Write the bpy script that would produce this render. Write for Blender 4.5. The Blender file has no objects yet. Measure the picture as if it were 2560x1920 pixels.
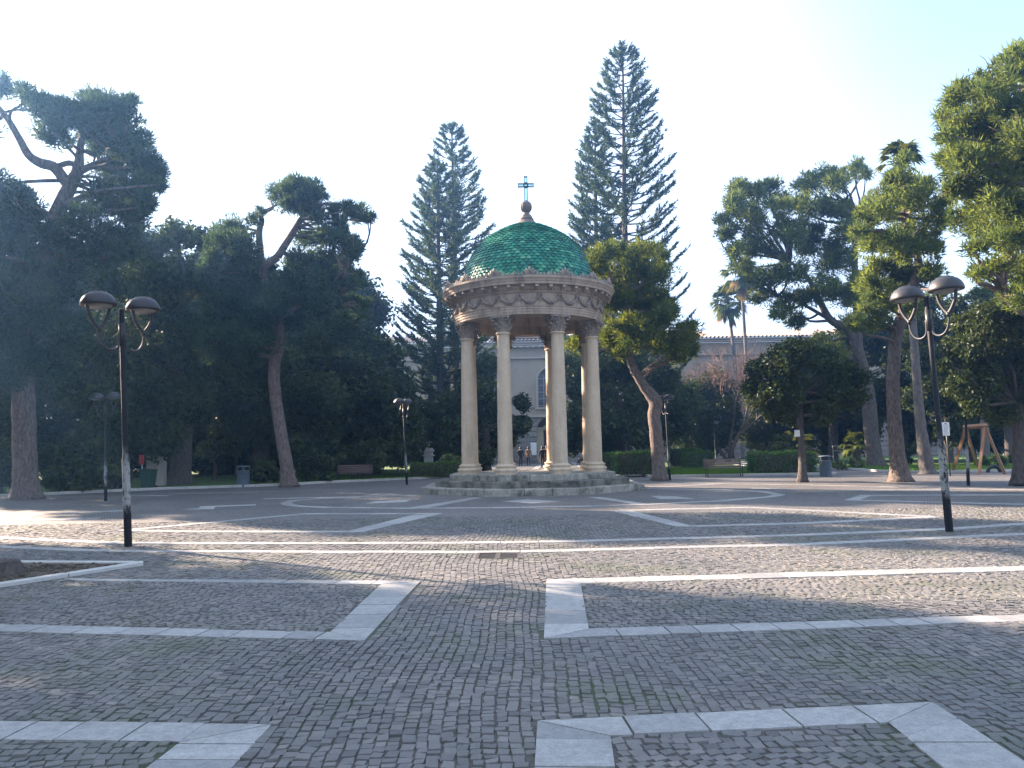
import bpy, bmesh, math, random
import numpy as np
from mathutils import Vector, Matrix
PI = math.pi
random.seed(7)
RNG = np.random.default_rng(11)
sc = bpy.context.scene
COL = sc.collection

# ------------------------------------------------------------------ camera
EYE = 1.6
PITCH, ROLL, FPX = math.radians(4.81), math.radians(1.05), 1920.0
_f = np.array([0, math.cos(PITCH), math.sin(PITCH)])
_r0 = np.array([1.0, 0, 0]); _u0 = np.array([0, -math.sin(PITCH), math.cos(PITCH)])
_r = _r0 * math.cos(ROLL) - _u0 * math.sin(ROLL)
_u = _r0 * math.sin(ROLL) + _u0 * math.cos(ROLL)
cam = bpy.data.objects.new("camera", bpy.data.cameras.new("camera"))
COL.objects.link(cam)
M = Matrix.Identity(4)
for i in range(3):
    M[i][0], M[i][1], M[i][2] = _r[i], _u[i], -_f[i]
M[2][3] = EYE
cam.matrix_world = M
cam.data.sensor_width = 36.0
cam.data.lens = 36.0 * FPX / 2560.0
cam.data.clip_start = 0.05
cam.data.clip_end = 3000
sc.camera = cam
sc.render.resolution_x, sc.render.resolution_y = 1024, 768

# ------------------------------------------------------------------ light
SUN_EL = math.radians(24.5)
SUN_H = (-0.824, 0.567)                       # towards the sun, left and behind the pavilion
S = Vector((SUN_H[0] * math.cos(SUN_EL), SUN_H[1] * math.cos(SUN_EL), math.sin(SUN_EL)))
sun = bpy.data.objects.new("sun", bpy.data.lights.new("sun", 'SUN'))
COL.objects.link(sun)
sun.rotation_mode = 'QUATERNION'
sun.rotation_quaternion = (-S).to_track_quat('-Z', 'Y')
sun.data.energy = 5.0
sun.data.angle = math.radians(0.55)
sun.data.color = (1.0, 0.775, 0.60)
world = bpy.data.worlds.new("World")
sc.world = world
world.use_nodes = True
wt = world.node_tree; wn = wt.nodes; wl = wt.links
bg = wn["Background"]
sky = wn.new("ShaderNodeTexSky")
sky.sky_type = 'NISHITA'
sky.sun_disc = False
sky.sun_elevation = SUN_EL
sky.sun_rotation = math.atan2(SUN_H[0], SUN_H[1])
sky.air_density = 1.0; sky.dust_density = 1.2; sky.ozone_density = 1.0
# a bright veil of thin cloud that leaves one blue opening high on the right
geo = wn.new("ShaderNodeTexCoord")
dirn = wn.new("ShaderNodeVectorMath"); dirn.operation = 'DOT_PRODUCT'
dirn.inputs[1].default_value = Vector((0.80, 0.60, 0.62)).normalized()
wl.new(geo.outputs["Generated"], dirn.inputs[0])
cn = wn.new("ShaderNodeTexNoise"); cn.inputs["Scale"].default_value = 2.2; cn.inputs["Detail"].default_value = 5
wl.new(geo.outputs["Generated"], cn.inputs["Vector"])
mad = wn.new("ShaderNodeMath"); mad.operation = 'MULTIPLY_ADD'
mad.inputs[1].default_value = 0.10
wl.new(cn.outputs["Fac"], mad.inputs[0]); wl.new(dirn.outputs["Value"], mad.inputs[2])
ramp = wn.new("ShaderNodeMapRange"); ramp.interpolation_type = 'SMOOTHSTEP'
ramp.inputs["From Min"].default_value = 0.90; ramp.inputs["From Max"].default_value = 1.0
ramp.inputs["To Min"].default_value = 1.0; ramp.inputs["To Max"].default_value = 0.04
wl.new(mad.outputs[0], ramp.inputs["Value"])
cmix = wn.new("ShaderNodeMixRGB")
wl.new(ramp.outputs[0], cmix.inputs["Fac"])
wl.new(sky.outputs["Color"], cmix.inputs["Color1"])
cadd = wn.new("ShaderNodeMixRGB"); cadd.inputs["Fac"].default_value = 0.85
wl.new(sky.outputs["Color"], cadd.inputs["Color1"])
cadd.inputs["Color2"].default_value = (2.08, 2.46, 3.2, 1)
wl.new(cadd.outputs[0], cmix.inputs["Color2"])
wl.new(cmix.outputs[0], bg.inputs["Color"])
bg.inputs["Strength"].default_value = 0.10
sc.view_settings.view_transform = 'Standard'
sc.view_settings.look = 'None'
sc.view_settings.exposure = 2.62
sc.view_settings.gamma = 1.0
sc.cycles.use_denoising = True
sc.cycles.denoising_prefilter = 'NONE'
sc.cycles.max_bounces = 6
sc.cycles.diffuse_bounces = 3
sc.cycles.glossy_bounces = 2
sc.cycles.transmission_bounces = 3
sc.cycles.transparent_max_bounces = 6
sc.cycles.volume_bounces = 0
sc.cycles.sample_clamp_indirect = 4

# ------------------------------------------------------------------ helpers
KO = 2560.0 / 2212.0
def ray(x, y):
    return _f * FPX + _r * (x - 1280.0) + _u * (960.0 - y)
def G(x, y, z=0.0):
    d = ray(x, y); t = (z - EYE) / d[2]
    return np.array([d[0] * t, d[1] * t, z])
def AT(x, y, Y):
    d = ray(x, y); t = Y / d[1]
    return np.array([d[0] * t, Y, EYE + d[2] * t])
def GO(x, y, z=0.0): return G(x * KO, y * KO, z)
def ATO(x, y, Y): return AT(x * KO, y * KO, Y)

class MB:
    def __init__(s): s.V = []; s.F = []; s.n = 0; s.attr = []
    def add(s, V, F, smooth=False, a=None):
        V = np.asarray(V, float)
        if not isinstance(F, np.ndarray):
            groups = {}
            for f in F: groups.setdefault(len(f), []).append(f)
            Fs = [np.array(v) for v in groups.values()]
        else: Fs = [F]
        for f in Fs:
            s.F.append((f + s.n, smooth))
            if a is None: s.attr.append(np.full(len(f), 0.5))
            elif np.isscalar(a): s.attr.append(np.full(len(f), a))
            else: s.attr.append(np.asarray(a))
        s.V.append(V); s.n += len(V)
        return s
    def box(s, c, d, rz=0, a=None, bev=0.0, rx=0, ry=0):
        x, y, z = d[0] / 2, d[1] / 2, d[2] / 2
        if bev <= 0:
            V = np.array([(-x,-y,-z),(x,-y,-z),(x,y,-z),(-x,y,-z),(-x,-y,z),(x,-y,z),(x,y,z),(-x,y,z)], float)
            F = [(0,3,2,1),(4,5,6,7),(0,1,5,4),(1,2,6,5),(2,3,7,6),(3,0,4,7)]
        else:
            bm = bmesh.new(); bmesh.ops.create_cube(bm, size=1)
            for v in bm.verts: v.co = (v.co.x * d[0], v.co.y * d[1], v.co.z * d[2])
            bmesh.ops.bevel(bm, geom=list(bm.edges), offset=bev, segments=1, affect='EDGES')
            bm.verts.index_update()
            V = np.array([v.co[:] for v in bm.verts]); F = [tuple(v.index for v in f.verts) for f in bm.faces]; bm.free()
        R = np.array((Matrix.Rotation(rz, 3, 'Z') @ Matrix.Rotation(ry, 3, 'Y') @ Matrix.Rotation(rx, 3, 'X')))
        return s.add(V @ R.T + np.array(c), F, False, a)
    def tube(s, P, rad, n=8, cap=True, a=None, flat=1.0, smooth=True):
        P = np.asarray(P, float); m = len(P)
        rad = np.full(m, rad) if np.isscalar(rad) else np.asarray(rad, float)
        T = np.gradient(P, axis=0); T /= np.linalg.norm(T, axis=1)[:, None] + 1e-9
        ref = np.array([0, 0, 1.0]) if abs(T[0][2]) < 0.8 else np.array([1.0, 0, 0])
        V = []
        for i in range(m):
            b = np.cross(T[i], ref); b /= np.linalg.norm(b) + 1e-9
            ref = np.cross(b, T[i])
            for k in range(n):
                t = 2 * PI * k / n
                V.append(P[i] + rad[i] * (math.cos(t) * b + flat * math.sin(t) * ref))
        F = [(i*n+k, i*n+(k+1)%n, (i+1)*n+(k+1)%n, (i+1)*n+k) for i in range(m-1) for k in range(n)]
        s.add(V, F, smooth, a)
        if cap:
            s.F.append((np.array([[s.n - m*n + k for k in range(n)][::-1]]), False)); s.attr.append(np.array([0.5 if a is None else a]))
            s.F.append((np.array([[s.n - n + k for k in range(n)]]), False)); s.attr.append(np.array([0.5 if a is None else a]))
        return s
    def lathe(s, prof, n=48, c=(0,0,0), smooth=True, a=None, close=False, ph=0.0):
        prof = np.asarray(prof, float); m = len(prof)
        th = np.arange(n) * 2 * PI / n + ph
        V = np.zeros((m, n, 3))
        V[:,:,0] = prof[:,0:1] * np.sin(th); V[:,:,1] = -prof[:,0:1] * np.cos(th); V[:,:,2] = prof[:,1:2]
        V = V.reshape(-1, 3) + np.array(c)
        rng = range(m if close else m - 1)
        F = [(i*n+k, i*n+(k+1)%n, ((i+1)%m)*n+(k+1)%n, ((i+1)%m)*n+k) for i in rng for k in range(n)]
        return s.add(V, F, smooth, a)
    def prism(s, poly, z0, z1, a=None):
        n = len(poly)
        A = sum(poly[i][0]*poly[(i+1)%n][1]-poly[(i+1)%n][0]*poly[i][1] for i in range(n))
        if A < 0: poly = poly[::-1]
        V = [(p[0], p[1], z0) for p in poly] + [(p[0], p[1], z1) for p in poly]
        F = [tuple(range(n))[::-1], tuple(range(n, 2*n))] + [(i, (i+1)%n, n+(i+1)%n, n+i) for i in range(n)]
        return s.add(V, F, False, a)
    def build(s, name, mat, parent=None, local=False, loc=None, attr=False):
        V = np.concatenate(s.V) if s.V else np.zeros((0, 3))
        if parent is not None and not local:
            q = parent; off = np.zeros(3)
            while q is not None: off = off + np.array(q.location); q = q.parent
            V = V - off
        if loc is not None: V = V - np.array(loc)
        me = bpy.data.meshes.new(name)
        me.vertices.add(len(V)); me.vertices.foreach_set("co", V.astype(np.float32).ravel())
        lv = np.concatenate([f.ravel() for f, _ in s.F]).astype(np.int32)
        tot = np.concatenate([np.full(len(f), f.shape[1]) for f, _ in s.F]).astype(np.int32)
        st = np.concatenate([[0], np.cumsum(tot)[:-1]]).astype(np.int32)
        sm = np.concatenate([np.full(len(f), b) for f, b in s.F])
        me.loops.add(len(lv)); me.loops.foreach_set("vertex_index", lv)
        me.polygons.add(len(tot)); me.polygons.foreach_set("loop_start", st); me.polygons.foreach_set("loop_total", tot)
        me.polygons.foreach_set("use_smooth", sm)
        me.update(calc_edges=True)
        at = me.attributes.new("tint", 'FLOAT', 'FACE')
        at.data.foreach_set("value", np.concatenate(s.attr).astype(np.float32))
        if mat is not None: me.materials.append(mat)
        o = bpy.data.objects.new(name, me); COL.objects.link(o)
        if parent is not None: o.parent = parent
        if loc is not None: o.location = loc
        return o

def tag(o, label=None, cat=None, group=None, kind=None):
    if label: o["label"] = label
    if cat: o["category"] = cat
    if group: o["group"] = group
    if kind: o["kind"] = kind
    return o
def thing(name, label, cat, loc=(0,0,0), rz=0, group=None):
    o = bpy.data.objects.new(name, None); COL.objects.link(o)
    o.location = tuple(float(v) for v in loc); o.rotation_euler = (0, 0, rz)
    o.empty_display_size = 0.2
    return tag(o, label, cat, group)
def dup(root, loc, rz=None, label=None, group=None, scale=None):
    def cp(o, par):
        c = o.copy(); COL.objects.link(c)
        if par is not None: c.parent = par
        for ch in list(o.children): cp(ch, c)
        return c
    r = cp(root, None)
    r.location = tuple(float(v) for v in loc)
    if rz is not None: r.rotation_euler = (0, 0, rz)
    if scale: r.scale = (scale,) * 3
    if label: r["label"] = label
    if group: r["group"] = group
    return r

# ------------------------------------------------------------------ materials
def nodes(name):
    m = bpy.data.materials.new(name); m.use_nodes = True
    nt = m.node_tree
    return m, nt, nt.nodes["Principled BSDF"]
def N(nt, t, **kw):
    n = nt.nodes.new(t)
    for k, v in kw.items(): setattr(n, k, v)
    return n
def noise(nt, scale, detail=4, rough=0.6, coord="Object", vec=None, stretch=None):
    n = N(nt, "ShaderNodeTexNoise")
    n.inputs["Scale"].default_value = scale; n.inputs["Detail"].default_value = detail; n.inputs["Roughness"].default_value = rough
    tc = N(nt, "ShaderNodeTexCoord")
    src = vec or tc.outputs[coord]
    if stretch:
        mp = N(nt, "ShaderNodeMapping"); mp.inputs["Scale"].default_value = stretch
        nt.links.new(src, mp.inputs["Vector"]); src = mp.outputs[0]
    nt.links.new(src, n.inputs["Vector"])
    return n.outputs["Fac"]
def cramp(nt, fac, stops):
    r = N(nt, "ShaderNodeValToRGB")
    e = r.color_ramp.elements
    while len(e) < len(stops): e.new(0.5)
    for i, (p, c) in enumerate(stops):
        e[i].position = p; e[i].color = tuple(c) + (1,) if len(c) == 3 else c
    nt.links.new(fac, r.inputs["Fac"])
    return r.outputs["Color"]
def mixc(nt, fac, a, b, mode='MIX'):
    m = N(nt, "ShaderNodeMixRGB", blend_type=mode)
    for s, v in ((m.inputs["Fac"], fac), (m.inputs["Color1"], a), (m.inputs["Color2"], b)):
        if isinstance(v, (int, float)): s.default_value = v
        elif isinstance(v, tuple): s.default_value = v + (1,) if len(v) == 3 else v
        else: nt.links.new(v, s)
    return m.outputs["Color"]
def bump(nt, bsdf, h, strength=0.3, dist=0.02):
    b = N(nt, "ShaderNodeBump"); b.inputs["Strength"].default_value = strength; b.inputs["Distance"].default_value = dist
    nt.links.new(h, b.inputs["Height"]); nt.links.new(b.outputs[0], bsdf.inputs["Normal"])
def tint_attr(nt):
    a = N(nt, "ShaderNodeAttribute"); a.attribute_name = "tint"; return a.outputs["Fac"]

def mat_var(name, c1, c2, scale=4, rough=0.8, bump_s=0.3, bdist=0.02, bscale=None, coord="Object", stretch=None, c3=None, s3=0.8, metal=0.0, spec=None):
    m, nt, b = nodes(name)
    c = cramp(nt, noise(nt, scale, 6, 0.65, coord, stretch=stretch), [(0.3, c1), (0.7, c2)])
    if c3: c = mixc(nt, cramp(nt, noise(nt, s3, 5, 0.7, coord), [(0.48, (0,0,0)), (0.62, (1,1,1))]), c, c3)
    nt.links.new(c, b.inputs["Base Color"])
    b.inputs["Roughness"].default_value = rough; b.inputs["Metallic"].default_value = metal
    if spec is not None: b.inputs["Specular IOR Level"].default_value = spec
    if bump_s: bump(nt, b, noise(nt, bscale or scale * 4, 6, 0.7, coord, stretch=stretch), bump_s, bdist)
    return m

def mat_leaf(name, c1, c2, trans=0.45, tcol=None, gloss=0.0):
    m, nt, b = nodes(name)
    fac = tint_attr(nt)
    c = cramp(nt, fac, [(0.1, c1), (0.9, c2)])
    tc = mixc(nt, 1.0, c, tcol or (1.5, 1.5, 0.8), 'MULTIPLY')
    nt.nodes.remove(b)
    d = N(nt, "ShaderNodeBsdfDiffuse"); t = N(nt, "ShaderNodeBsdfTranslucent"); mx = N(nt, "ShaderNodeMixShader")
    nt.links.new(c, d.inputs[0]); nt.links.new(tc, t.inputs[0]); mx.inputs[0].default_value = trans
    nt.links.new(d.outputs[0], mx.inputs[1]); nt.links.new(t.outputs[0], mx.inputs[2])
    out = mx.outputs[0]
    if gloss:
        g = N(nt, "ShaderNodeBsdfGlossy"); g.inputs["Roughness"].default_value = 0.42; g.inputs[0].default_value = (0.9, 0.95, 1, 1)
        m2 = N(nt, "ShaderNodeMixShader"); m2.inputs[0].default_value = gloss
        nt.links.new(out, m2.inputs[1]); nt.links.new(g.outputs[0], m2.inputs[2]); out = m2.outputs[0]
    nt.links.new(out, nt.nodes["Material Output"].inputs["Surface"])
    return m

def mat_cobble():
    m, nt, b = nodes("cobble_stone")
    a = tint_attr(nt)
    c = cramp(nt, a, [(0.0, (0.094,0.092,0.088)), (0.45, (0.144,0.140,0.133)), (0.8, (0.178,0.170,0.158)), (1.0, (0.215,0.198,0.175))])
    c = mixc(nt, 0.5, c, cramp(nt, noise(nt, 60, 5, 0.7), [(0.3, (0.5,0.5,0.5)), (0.7, (1.25,1.25,1.25))]), 'MULTIPLY')
    big = cramp(nt, noise(nt, 0.35, 5, 0.6), [(0.35, (0.78,0.80,0.84)), (0.65, (1.12,1.08,1.05))])
    c = mixc(nt, 1.0, c, big, 'MULTIPLY')
    mo = cramp(nt, noise(nt, 0.55, 6, 0.7), [(0.50, (0,0,0)), (0.66, (0.45,0.45,0.45))])
    c = mixc(nt, mo, c, (0.075, 0.095, 0.045))
    nt.links.new(c, b.inputs["Base Color"])
    b.inputs["Roughness"].default_value = 0.62
    b.inputs["Specular IOR Level"].default_value = 0.35
    bump(nt, b, noise(nt, 90, 5, 0.7), 0.35, 0.006)
    return m
def mat_joint():
    m, nt, b = nodes("joint_sand")
    c = cramp(nt, noise(nt, 25, 5), [(0.3, (0.05,0.047,0.042)), (0.7, (0.105,0.096,0.083))])
    moss = cramp(nt, noise(nt, 0.55, 6, 0.7), [(0.50, (0,0,0)), (0.63, (1,1,1))])
    c = mixc(nt, moss, c, (0.035, 0.06, 0.016))
    nt.links.new(c, b.inputs["Base Color"]); b.inputs["Roughness"].default_value = 0.95
    return m
def mat_far_cobble():
    m, nt, b = nodes("far_cobble")
    tc = N(nt, "ShaderNodeTexCoord")
    br = N(nt, "ShaderNodeTexBrick")
    nt.links.new(tc.outputs["Object"], br.inputs["Vector"])
    br.inputs["Scale"].default_value = 1.0
    br.inputs["Brick Width"].default_value = 0.082; br.inputs["Row Height"].default_value = 0.076
    br.inputs["Mortar Size"].default_value = 0.006; br.inputs["Bias"].default_value = 0.0
    br.inputs["Color1"].default_value = (0.106,0.103,0.098,1); br.inputs["Color2"].default_value = (0.183,0.175,0.164,1)
    br.inputs["Mortar"].default_value = (0.04,0.038,0.036,1)
    big = cramp(nt, noise(nt, 0.35, 5, 0.6), [(0.35, (0.78,0.80,0.84)), (0.65, (1.12,1.08,1.05))])
    c = mixc(nt, 1.0, br.outputs["Color"], big, 'MULTIPLY')
    nt.links.new(c, b.inputs["Base Color"]); b.inputs["Roughness"].default_value = 0.62
    b.inputs["Specular IOR Level"].default_value = 0.35
    bump(nt, b, noise(nt, 11, 3, 0.6), 1.0, 0.02)
    return m
def mat_slab():
    m, nt, b = nodes("pale_slab")
    a = tint_attr(nt)
    c = cramp(nt, a, [(0.0, (0.25,0.25,0.245)), (1.0, (0.39,0.385,0.365))])
    c = mixc(nt, 0.8, c, cramp(nt, noise(nt, 13, 8, 0.8), [(0.32, (0.55,0.55,0.56)), (0.68, (1.2,1.2,1.18))]), 'MULTIPLY')
    c = mixc(nt, 0.6, c, cramp(nt, noise(nt, 80, 5, 0.8), [(0.35, (0.6,0.6,0.6)), (0.6, (1.1,1.1,1.1))]), 'MULTIPLY')
    c = mixc(nt, cramp(nt, noise(nt, 1.3, 6, 0.7), [(0.50, (0,0,0)), (0.72, (0.65,0.65,0.65))]), c, (0.17,0.17,0.16))
    nt.links.new(c, b.inputs["Base Color"]); b.inputs["Roughness"].default_value = 0.6
    b.inputs["Specular IOR Level"].default_value = 0.35
    bump(nt, b, noise(nt, 45, 6, 0.75, stretch=(1, 0.35, 1)), 0.5, 0.006)
    return m
def mat_stone(name, c1, c2, dirt=(0.06,0.055,0.05), dmin=0.5, dmax=0.68, scale=2.0, streak=True):
    m, nt, b = nodes(name)
    c = cramp(nt, noise(nt, scale, 7, 0.7), [(0.3, c1), (0.7, c2)])
    c = mixc(nt, 0.6, c, cramp(nt, noise(nt, 30, 6, 0.75), [(0.3, (0.7,0.7,0.7)), (0.7, (1.12,1.12,1.12))]), 'MULTIPLY')
    st = noise(nt, 1.4, 7, 0.75, stretch=(2.2, 2.2, 0.35) if streak else None)
    c = mixc(nt, cramp(nt, st, [(dmin, (0,0,0)), (dmax, (0.85,0.85,0.85))]), c, dirt)
    nt.links.new(c, b.inputs["Base Color"]); b.inputs["Roughness"].default_value = 0.85
    bump(nt, b, noise(nt, 25, 7, 0.75), 0.5, 0.02)
    return m
def mat_tile():
    m, nt, b = nodes("glazed_tile")
    a = tint_attr(nt)
    c = cramp(nt, a, [(0.0, (0.008,0.10,0.068)), (0.5, (0.018,0.19,0.125)), (0.8, (0.045,0.27,0.17)), (1.0, (0.12,0.36,0.21))])
    c = mixc(nt, 0.5, c, cramp(nt, noise(nt, 14, 5), [(0.3, (0.6,0.6,0.6)), (0.7, (1.2,1.2,1.2))]), 'MULTIPLY')
    nt.links.new(c, b.inputs["Base Color"]); b.inputs["Roughness"].default_value = 0.42; b.inputs["Specular IOR Level"].default_value = 0.25
    b.inputs["Coat Weight"].default_value = 0.04; b.inputs["Coat Roughness"].default_value = 0.3
    return m
def mat_bark(name, c1, c2, sc_=3):
    m, nt, b = nodes(name)
    w = noise(nt, sc_ * 2.2, 7, 0.72, stretch=(2.2, 2.2, 0.7))
    c = cramp(nt, w, [(0.36, c1), (0.62, c2)])
    c = mixc(nt, 0.6, c, cramp(nt, noise(nt, 14, 5, 0.7), [(0.3, (0.6,0.6,0.6)), (0.7, (1.15,1.15,1.15))]), 'MULTIPLY')
    nt.links.new(c, b.inputs["Base Color"]); b.inputs["Roughness"].default_value = 0.95
    bump(nt, b, w, 1.0, 0.09)
    return m
def mat_lamp_post():
    m, nt, b = nodes("lamp_paint")
    tc = N(nt, "ShaderNodeTexCoord"); sx = N(nt, "ShaderNodeSeparateXYZ")
    nt.links.new(tc.outputs["Object"], sx.inputs[0])
    lo = N(nt, "ShaderNodeMapRange"); lo.inputs["From Min"].default_value = 0.55; lo.inputs["From Max"].default_value = 0.75
    hi = N(nt, "ShaderNodeMapRange"); hi.inputs["From Min"].default_value = 1.35; hi.inputs["From Max"].default_value = 1.75; hi.inputs["To Min"].default_value = 1; hi.inputs["To Max"].default_value = 0
    nt.links.new(sx.outputs[2], lo.inputs[0]); nt.links.new(sx.outputs[2], hi.inputs[0])
    mu = N(nt, "ShaderNodeMath", operation='MULTIPLY'); nt.links.new(lo.outputs[0], mu.inputs[0]); nt.links.new(hi.outputs[0], mu.inputs[1])
    nz = cramp(nt, noise(nt, 9, 6, 0.75, stretch=(1,1,0.5)), [(0.44, (0,0,0)), (0.5, (1,1,1))])
    mu2 = N(nt, "ShaderNodeMixRGB", blend_type='MULTIPLY'); mu2.inputs["Fac"].default_value = 1
    nt.links.new(mu.outputs[0], mu2.inputs["Color1"]); nt.links.new(nz, mu2.inputs["Color2"])
    spk = cramp(nt, noise(nt, 22, 5, 0.7), [(0.66, (0,0,0)), (0.70, (0.7,0.7,0.7))])
    fac = mixc(nt, 1.0, mu2.outputs["Color"], spk, 'LIGHTEN')
    c = mixc(nt, fac, (0.010, 0.011, 0.014), (0.24, 0.25, 0.24))
    nt.links.new(c, b.inputs["Base Color"]); b.inputs["Roughness"].default_value = 0.6; b.inputs["Specular IOR Level"].default_value = 0.2
    bump(nt, b, noise(nt, 40, 4), 0.25, 0.005)
    return m
def mat_wall(name, c1, c2, course=0.0, coord="Object"):
    m, nt, b = nodes(name)
    c = cramp(nt, noise(nt, 0.5, 7, 0.7), [(0.3, c1), (0.7, c2)])
    c = mixc(nt, 0.5, c, cramp(nt, noise(nt, 6, 6, 0.7, stretch=(2,2,0.3)), [(0.3, (0.72,0.72,0.72)), (0.7, (1.1,1.1,1.1))]), 'MULTIPLY')
    nt.links.new(c, b.inputs["Base Color"]); b.inputs["Roughness"].default_value = 0.9
    bump(nt, b, noise(nt, 12, 6, 0.7), 0.3, 0.02)
    return m
def mat_grass():
    m, nt, b = nodes("lawn_grass")
    c = cramp(nt, noise(nt, 3.0, 7, 0.75), [(0.3, (0.04,0.085,0.015)), (0.7, (0.11,0.19,0.03))])
    soil = cramp(nt, noise(nt, 0.4, 5, 0.7), [(0.56, (0,0,0)), (0.66, (1,1,1))])
    c = mixc(nt, soil, c, (0.07, 0.055, 0.035))
    nt.links.new(c, b.inputs["Base Color"]); b.inputs["Roughness"].default_value = 0.95
    bump(nt, b, noise(nt, 60, 4), 0.8, 0.03)
    return m
def mat_plain(name, c, rough=0.6, metal=0.0, var=0.25, bs=0.15):
    d = tuple(x * (1 - var) for x in c); e = tuple(min(1, x * (1 + var)) for x in c)
    return mat_var(name, d, e, 8, rough, bs, 0.004, 40, metal=metal)

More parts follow.
